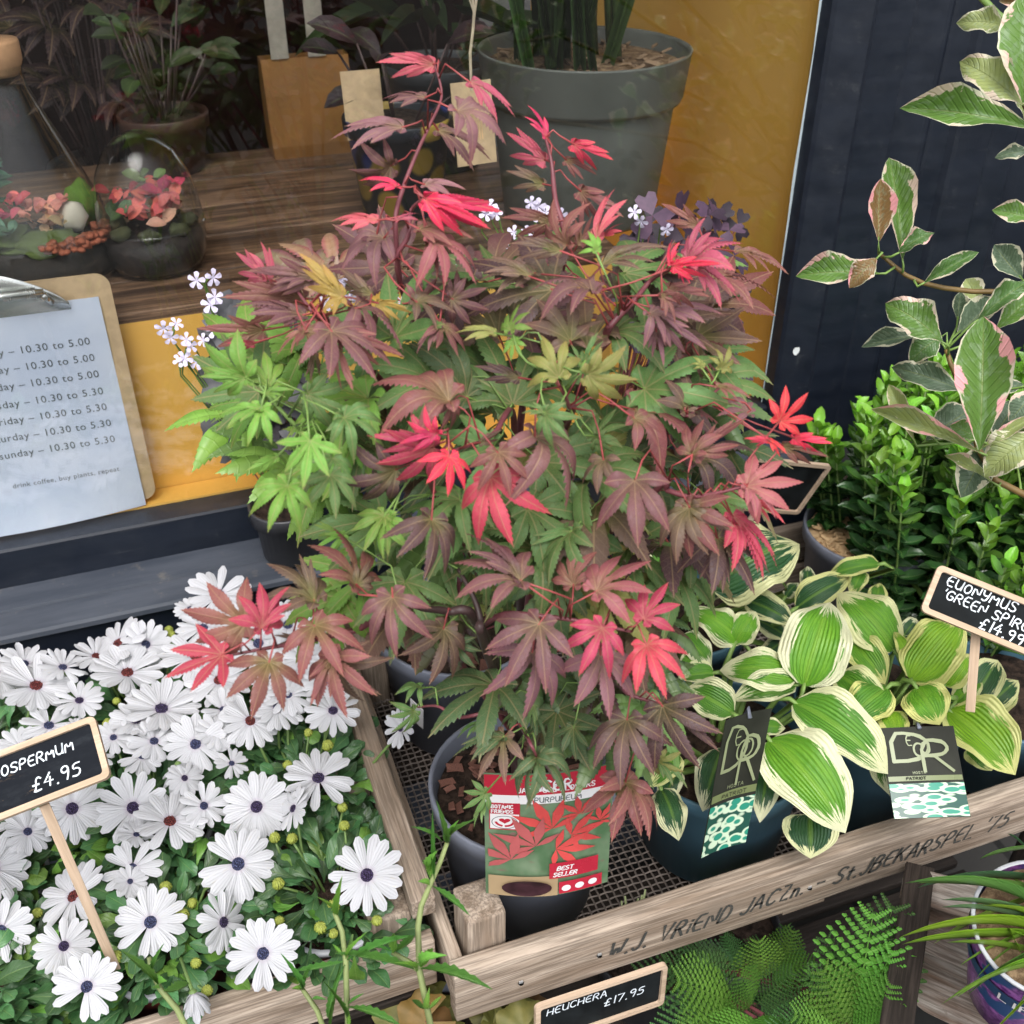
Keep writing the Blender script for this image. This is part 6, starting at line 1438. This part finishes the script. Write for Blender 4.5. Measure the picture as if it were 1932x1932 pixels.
# ================================================================== BELOW THE TRAY: FERNS
def frond_mesh(seed, n=11, col=None):
    rr = random.Random(seed); mb = MB()
    mb.tube([(0, t, .07*math.sin(t*1.6)) for t in [k/12 for k in range(13)]], [.010*(1-k/14) for k in range(13)], 5)
    for k in range(n):
        t = .12+.86*k/(n-1); L = .42*math.sin(math.pi*min(1, (1-t)*.62+.18))*(1-t*.55)*rr.uniform(.92, 1.05); zb = .07*math.sin(t*1.6)
        for s_ in (-1, 1):
            m = 7; A = R(62-18*t); dx, dy = s_*math.sin(A), math.cos(A)
            for q_ in range(m):
                u = (q_+.5)/m; l = .036*(1-u*.55)*(1-t*.35); cx, cy = dx*L*u, t+dy*L*u; cz = zb-.05*u*u*L/.3+.01
                px_, py_ = -dy*s_, dx*s_
                for s2 in (-1, 1):
                    a_ = Vector((cx, cy, cz)); out = Vector((px_*s2, py_*s2, 0)); al = Vector((dx, dy, 0))
                    w_ = L/m*.50; mb.add([a_-al*w_, a_-al*w_*.7+out*l*.8+Vector((0,0,.006)), a_+out*l*1.05+al*w_*.3, a_+al*w_*1.0+out*l*.5+Vector((0,0,.006)), a_+al*w_], [(0, 1, 2, 3, 4)], [(0, .3), (.3, .4), (.6, .5), (.3, .6), (0, .7)])
    return mb.mesh('fern_frond', M_GLOSS, True)
FR = [frond_mesh(1), frond_mesh(2), frond_mesh(3, 12)]
FG, FD, FY = (.095, .25, .035), (.055, .15, .04), (.14, .27, .04)
def fern(loc, label, fr):
    t = thing('potted_fern', loc, label, 'potted fern'); c = Vector((loc[0], loc[1], loc[2]+.12)); pot(t, c, .085, .065, .12, M_WPOT, n=30); soil(t, (c.x, c.y, c.z-.012), .078)
    fr = fr+[(c1, x1+rnd.uniform(-60, 60), y1+rnd.uniform(-60, 60), c2, x2+rnd.uniform(-150, 150), y2+rnd.uniform(-110, 130), D1+.05, D2+.06, FD, w_) for (c1, x1, y1, c2, x2, y2, D1, D2, col, w_) in fr]
    for (c1, x1, y1, c2, x2, y2, D1, D2, col, w_) in fr:
        B, Tp = at(px(c1, x1, y1), D=D1), at(px(c2, x2, y2), D=D2); N = (tocam(B)+UP*.4).normalized(); j = rnd.uniform(.85, 1.15)
        link('frond', rnd.choice(FR), t, frame(B, Tp, N, w_*1.15), (col[0]*j, col[1]*j, col[2]*j, .3))
        mb = MB(); mb.tube([B, B.lerp(c, .5)+Vector((0, 0, -.01)), c], .0018, 5); mb.build('frond_stalk', M_TWIG, t, True)
    return t
fa = at(px('J', 380, 1900), D=1.30); fb_ = at(px('J', 1000, 2000), D=1.24)
fern((fa.x, .80, .10), 'bright green fern under the tray beside the £17.95 sign', [
 ('J',370,1830,'J',0,1700,1.20,1.10,FG,.9),('J',400,1850,'J',60,1980,1.20,1.10,FG,.9),('J',450,1840,'J',360,1640,1.22,1.14,FG,.8),('J',480,1830,'J',700,1640,1.24,1.18,FD,.8),('J',500,1700,'J',480,1440,1.28,1.20,FY,.8),('J',600,1640,'J',690,1400,1.30,1.24,FG,.8),
 ('J',560,1700,'J',820,1590,1.28,1.22,FG,.8),('J',330,1600,'J',100,1540,1.34,1.28,FD,.7),('J',400,1640,'J',290,1440,1.36,1.32,FD,.7),('J',300,1760,'J',-60,1600,1.3,1.22,FD,.8),('J',480,1900,'J',260,2100,1.18,1.08,FG,.9),('J',520,1880,'J',600,2090,1.18,1.08,FG,.9)])
fern((fb_.x+.02, .80, .08), 'taller bright fern under the tray against the whitewashed crate', [
 ('J',1000,1980,'J',1120,1285,1.16,1.08,FG,.95),('J',980,1980,'J',800,1600,1.14,1.06,FG,.85),('J',1020,1980,'J',1235,1500,1.15,1.08,FG,.8),('J',1040,1980,'J',1240,1680,1.13,1.04,FG,.8),('J',960,2000,'J',640,1880,1.13,1.05,FG,.8),('J',1000,1900,'J',930,1500,1.2,1.15,FD,.8),('J',1000,2020,'J',1230,1880,1.12,1.05,FG,.8),('J',900,2030,'J',700,2030,1.12,1.05,FG,.8)])
hx = thing('potted_heuchera', (.06, .66, .216), 'yellow and amber leaved plant glimpsed below the gap between the crates', 'potted plant')
hc = at(px('I', 620, 1960), D=1.24); pot(hx, (hc.x, .68, .36), .08, .065, .14, M_POT); soil(hx, (hc.x, .68, .35), .072)
for c_, x, y in (('I',400,1900),('I',470,1860),('I',520,1920),('I',560,1860),('I',610,1900),('I',920,1880),('I',990,1910),('I',1050,1890),('I',450,1980),('I',560,1990),('I',960,1970),('I',1060,1960),('I',880,1960),('I',640,1970)):
    B = at(px(c_, x, y), D=1.12+rnd.uniform(-.03, .05)); d = Vector((rnd.uniform(-1, 1), rnd.uniform(-.5, .5), rnd.uniform(-.5, .5))).normalized(); cc = rnd.choice(((.10, .10, .02), (.12, .07, .02), (.12, .12, .03)))
    link('leaf', RND, hx, frame(B, B+d*.03, tocam(B), 1.), cc+(.2,)); mb = MB(); mb.tube([B, (hc.x, .68, .35)], .001, 4); mb.build('leaf_stalk', M_TWIG, hx, True)

# ================================================================== WHITEWASHED CRATE AND GRASSY POT
wc = thing('slatted_crate', (.86, .60, .2), 'rough whitewashed slatted crate on end at the bottom right', 'crate')
def pslat(name, a, b, h, t, mat=M_WHITEWASH):
    a, b = Vector(a), Vector(b); d = b-a; L = d.length; x = d.normalized(); z = tocam((a+b)/2); z = (z-x*z.dot(x)).normalized(); y = z.cross(x)
    M = Matrix((x, y, z)).transposed().to_4x4(); M.translation = (a+b)/2; return bevel_box(name, (L, h, t), mat, wc, M, .002, .0014)
for (xa, ya, xb, yb, hh) in ((1290,1160,2000,1370,.036),(1290,1320,2000,1610,.066),(1290,1440,2000,1760,.040),(1270,1640,2050,1990,.060),(1230,1800,2050,2200,.058),(1200,1990,1900,2330,.05)):
    pslat('slat', at(px('J', xa, ya), D=1.20), at(px('J', xb, yb), D=1.04), hh, .012)
pslat('corner_post', at(px('J', 1365, 1120), D=1.185), at(px('J', 1225, 2060), D=1.02), .030, .03, M_DARKWOOD2)
mb = MB()
qv = [at(px('J', x_, y_), D=d_) for x_, y_, d_ in ((1330, 1100, 1.30), (2200, 1250, 1.14), (2200, 2400, 1.0), (1200, 2150, 1.12))]
mb.add(qv+[v-tocam(v)*.02 for v in qv], [(0, 1, 2, 3), (7, 6, 5, 4), (0, 4, 5, 1), (1, 5, 6, 2), (2, 6, 7, 3), (3, 7, 4, 0)]); mb.build('inside_shade', simple('dark_inside', (.012, .012, .012), .9, .3, 10), wc)  # near-black sheet behind the slats stands in for the shade inside
# blue lavender printed pot
C0 = at(px('J', 2060, 1410), D=.93)
bp = thing('potted_grass', C0-Vector((0, 0, .15)), 'grassy plant in a pot printed with purple lavender on blue, bottom right corner', 'potted plant')
Mt = T(*C0) @ RY(R(-14)) @ RX(R(8))
def lav():
    q = NT('lavender_print'); o = q.obj(); nz = q.noise(q.mapping(o, (1, 1, 1)), 26, 2); n2 = q.noise(o, 130, 5, .8)
    c = q.mix(q.ramp(nz, .41, .47), (.02, .075, .22), q.mix(q.ramp(n2, .4, .6), (.14, .035, .20), (.42, .15, .48)))
    q.set(color=c, rough=.28); return q.m
mb = MB(); mb.lathe((0, 0, 0), [(.060, 0), (.058, -.04), (.052, -.10), (.047, -.15), (0, -.15)], 44); link('pot', mb.mesh('pot', lav(), True), bp, Mt)
mb = MB(); mb.lathe((0, 0, 0), [(.0575, .0), (.060, .0012), (.0612, 0), (.0605, -.003)], 44); link('pot_rim', mb.mesh('pot_rim', M_RIM, True), bp, Mt)
mb = MB(); vs = []
mb.lathe((0, 0, 0), [(.0605, -.030), (.0585, -.052)], 44); link('band', mb.mesh('band', simple('blue_band', (.015, .06, .15), .3, .1, 10), True), bp, Mt)
mb = MB(); mb.lathe((0, 0, -.006), [(0, 0), (.03, 0), (.0565, -.002)], 24); link('soil', mb.mesh('soil', M_STRAW, True), bp, Mt)
def oncyl(x, y, z):
    a = R(-165)+x/.058; r_ = .0605+z-.05*(0); return Vector((r_*math.cos(a), r_*math.sin(a), y))
mb = MB(); letters(mb, 'LIFE', oncyl, .004, -.046, .011, .0022, 0, 0, 2.6, .0004); link('pot_lettering', mb.mesh('pot_lettering', M_WPRINT), bp, Mt)
GB = [blade_mesh('grass_blade_%d' % k, 'blade', M_GREEN, 1, 12, .5, a_, 0, 0, k) for k, a_ in enumerate((.22, .32, .15))]
for c1, x1, y1, c2, x2, y2, ww, col, dd in (('J',2000,1300,'J',1280,1170,.05,(.10,.22,.05),.0),('J',2050,1250,'J',1350,1170,.09,(.13,.27,.06),.03),('J',2050,1440,'J',1250,1465,.05,(.22,.38,.03),.0),('J',2050,1480,'J',1270,1500,.05,(.20,.36,.03),.02),('J',2030,1380,'J',1480,1260,.06,(.12,.24,.10),.02),
 ('J',2030,1400,'J',1480,1300,.05,(.14,.26,.12),.03),('J',2000,1560,'J',1510,1490,.035,(.18,.34,.04),.0),('J',2020,1580,'J',1560,1790,.045,(.22,.40,.04),-.03),('J',2050,1530,'J',1620,1780,.06,(.08,.20,.04),-.02),('J',1980,1620,'J',1480,1830,.03,(.16,.3,.04),-.03),
 ('J',2000,1250,'J',1440,1500,.03,(.2,.34,.05),.04),('J',2080,1400,'J',1740,1280,.05,(.22,.38,.04),0),('J',2100,1380,'J',1700,1290,.04,(.22,.36,.04),.0),('J',2080,1300,'J',1840,1130,.05,(.2,.36,.05),.03),('J',1990,1700,'J',1860,1900,.05,(.22,.42,.03),-.04),('J',2000,1760,'J',1700,2050,.05,(.24,.44,.03),-.05),
 ('J',1990,1160,'J',1350,1195,.05,(.06,.14,.06),.05),('J',1960,1010,'J',1840,900,.10,(.05,.13,.06),.05),('J',1990,980,'J',1690,1040,.06,(.12,.24,.06),.05),('J',1900,1500,'J',1660,1700,.03,(.14,.28,.04),.0),('J',1950,1450,'J',1580,1620,.03,(.2,.35,.04),.01)):
    B, Tp = at(px(c1, x1, y1), D=.93+dd*.5), at(px(c2, x2, y2), D=.93+dd); N = (UP*1.+tocam(B)*.35).normalized()
    link('blade', rnd.choice(GB), bp, frame(B, Tp, N, ww*.42, .5), col+(.3,))
    rt_ = C0+Vector((rnd.uniform(-.03, .02), rnd.uniform(-.02, .02), -.006))
    if (B-rt_).length > .012: link('blade', GB[2], bp, frame(rt_, B, tocam(B), min(.5, ww*.4*(Tp-B).length/(B-rt_).length)), col+(.3,))

# ================================================================== WEEDS IN FRONT
WL = [blade_mesh('weed_leaf_%d' % k, 'lance', M_GREEN, 2, 16, .3, a_, 0, 0, k, .16) for k, a_ in enumerate((.10, -.12, .18))]
def weed(label, stems, lv, D0, nodes=()):
    g0 = at(px(*stems[0][0]), D=D0); t = thing('weed', (g0.x, g0.y-.02, 0), label, 'weed')
    for s_ in stems:
        q = [at(px(*p), D=D0) for p in s_]; 
        if s_ is stems[0]: q = [Vector((q[0].x, q[0].y-.02, 0)), Vector((q[0].x, q[0].y-.01, q[0].z*.5))]+q
        m = len(q)-1; mb = MB(); mb.tube(q, [.0030-.0012*i/m for i in range(m+1)], 7); mb.build('stem', simple('weed_stem', (.20, .24, .09), .6, .35, 26), t, True)
    for c, x1, y1, x2, y2, ww, col in lv:
        B, Tp = at(px(c, x1, y1), D=D0-.001), at(px(c, x2, y2), D=D0-rnd.uniform(.0, .03)); N = (tocam(B)*.7+UP*.6).normalized()
        link('leaf', rnd.choice(WL), t, frame(B, Tp, N, ww), col+(.3,))
WG, WB = (.075, .20, .04), (.14, .30, .05)
weed('tall weed with toothed narrow leaves rising in front of the corner between the crates', [[('I',565,2020),('I',490,1640),('I',482,1400),('I',500,1290),('I',545,1185),('I',600,1060),('I',640,950)], [('I',480,1630),('I',420,1590),('I',340,1545)]],
 [('I',470,1640,30,1550,.10,WG),('I',495,1635,890,1748,.12,WG),('I',560,1185,762,1345,.13,WG),('I',635,950,580,715,.10,WG),('I',645,945,800,820,.11,WG),('I',640,950,705,825,.12,WB),('I',615,945,443,862,.11,WG),('I',570,1150,560,770,.06,WG),('I',548,1140,545,1015,.2,WB),('I',560,1090,590,990,.2,WB),
  ('I',480,1630,565,1520,.28,WB),('I',500,1620,640,1560,.2,WB),('I',345,1545,460,1450,.12,WG),('I',345,1545,190,1500,.12,WG),('I',345,1550,350,1440,.2,WB),('I',525,1850,450,1800,.2,WG),('I',530,1860,610,1780,.2,WB),('I',530,1850,545,1730,.2,WB),('I',545,1180,480,1160,.3,WB),('I',470,1650,350,1600,.12,WB)], .83)
weed('tall weed standing in front of the rightmost daisies, bud at its tip', [[('I',95,2020),('I',97,1800),('I',90,1580),('I',70,1430),('I',30,1330)]],
 [('I',92,1590,-190,1645,.12,WG),('I',92,1590,452,1452,.10,WG),('I',50,1340,72,1125,.11,WB),('I',40,1330,-70,1240,.10,WB),('I',100,1840,400,1950,.13,WG),('I',98,1830,190,1765,.16,WG),('I',92,1580,210,1430,.10,WB),('I',85,1570,20,1500,.2,WB),('I',90,1600,-10,1900,.10,WG),('I',95,1900,-40,1690,.06,WG),('I',100,1850,110,1960,.2,WB)], .82)
weed('short weed stalk crossing the front board of the daisy crate', [[('H',1030,2000),('H',960,1850),('H',870,1745),('H',820,1640),('H',808,1570)]],
 [('H',855,1720,645,1525,.12,WG),('H',885,1752,1025,1710,.2,WG),('H',832,1650,892,1490,.12,WG),('H',870,1740,905,1700,.3,WB)], .84)
weed('thin weed sprig at the crate edge below the big front daisy', [[('H',1770,2010),('H',1720,1860),('H',1640,1745)]],
 [('H',1640,1745,1518,1545,.10,WG),('H',1650,1745,1690,1600,.12,WG),('H',1640,1745,1580,1740,.3,WB),('H',1690,1800,1770,1800,.2,WG),('H',1790,1960,1850,1590,.07,WG)], .835)
# a scrap of dry moss on the wire
ms = thing('moss_scrap', at(px('I', 1640, 1330), Z=.572), 'pale scrap of moss lying on the wire floor of the tray', 'moss')
for k in range(9):
    mb = MB(); b = ms.location; mb.tube([b+Vector((.003*(k-4), 0, 0)), b+Vector((.004*(k-4), .004*math.sin(k), .016+.006*(k % 3)))], [.0022, .0010], 5); mb.build('moss_strand', simple('dry_moss', (.35, .40, .20), .9, .2, 60), ms, True)
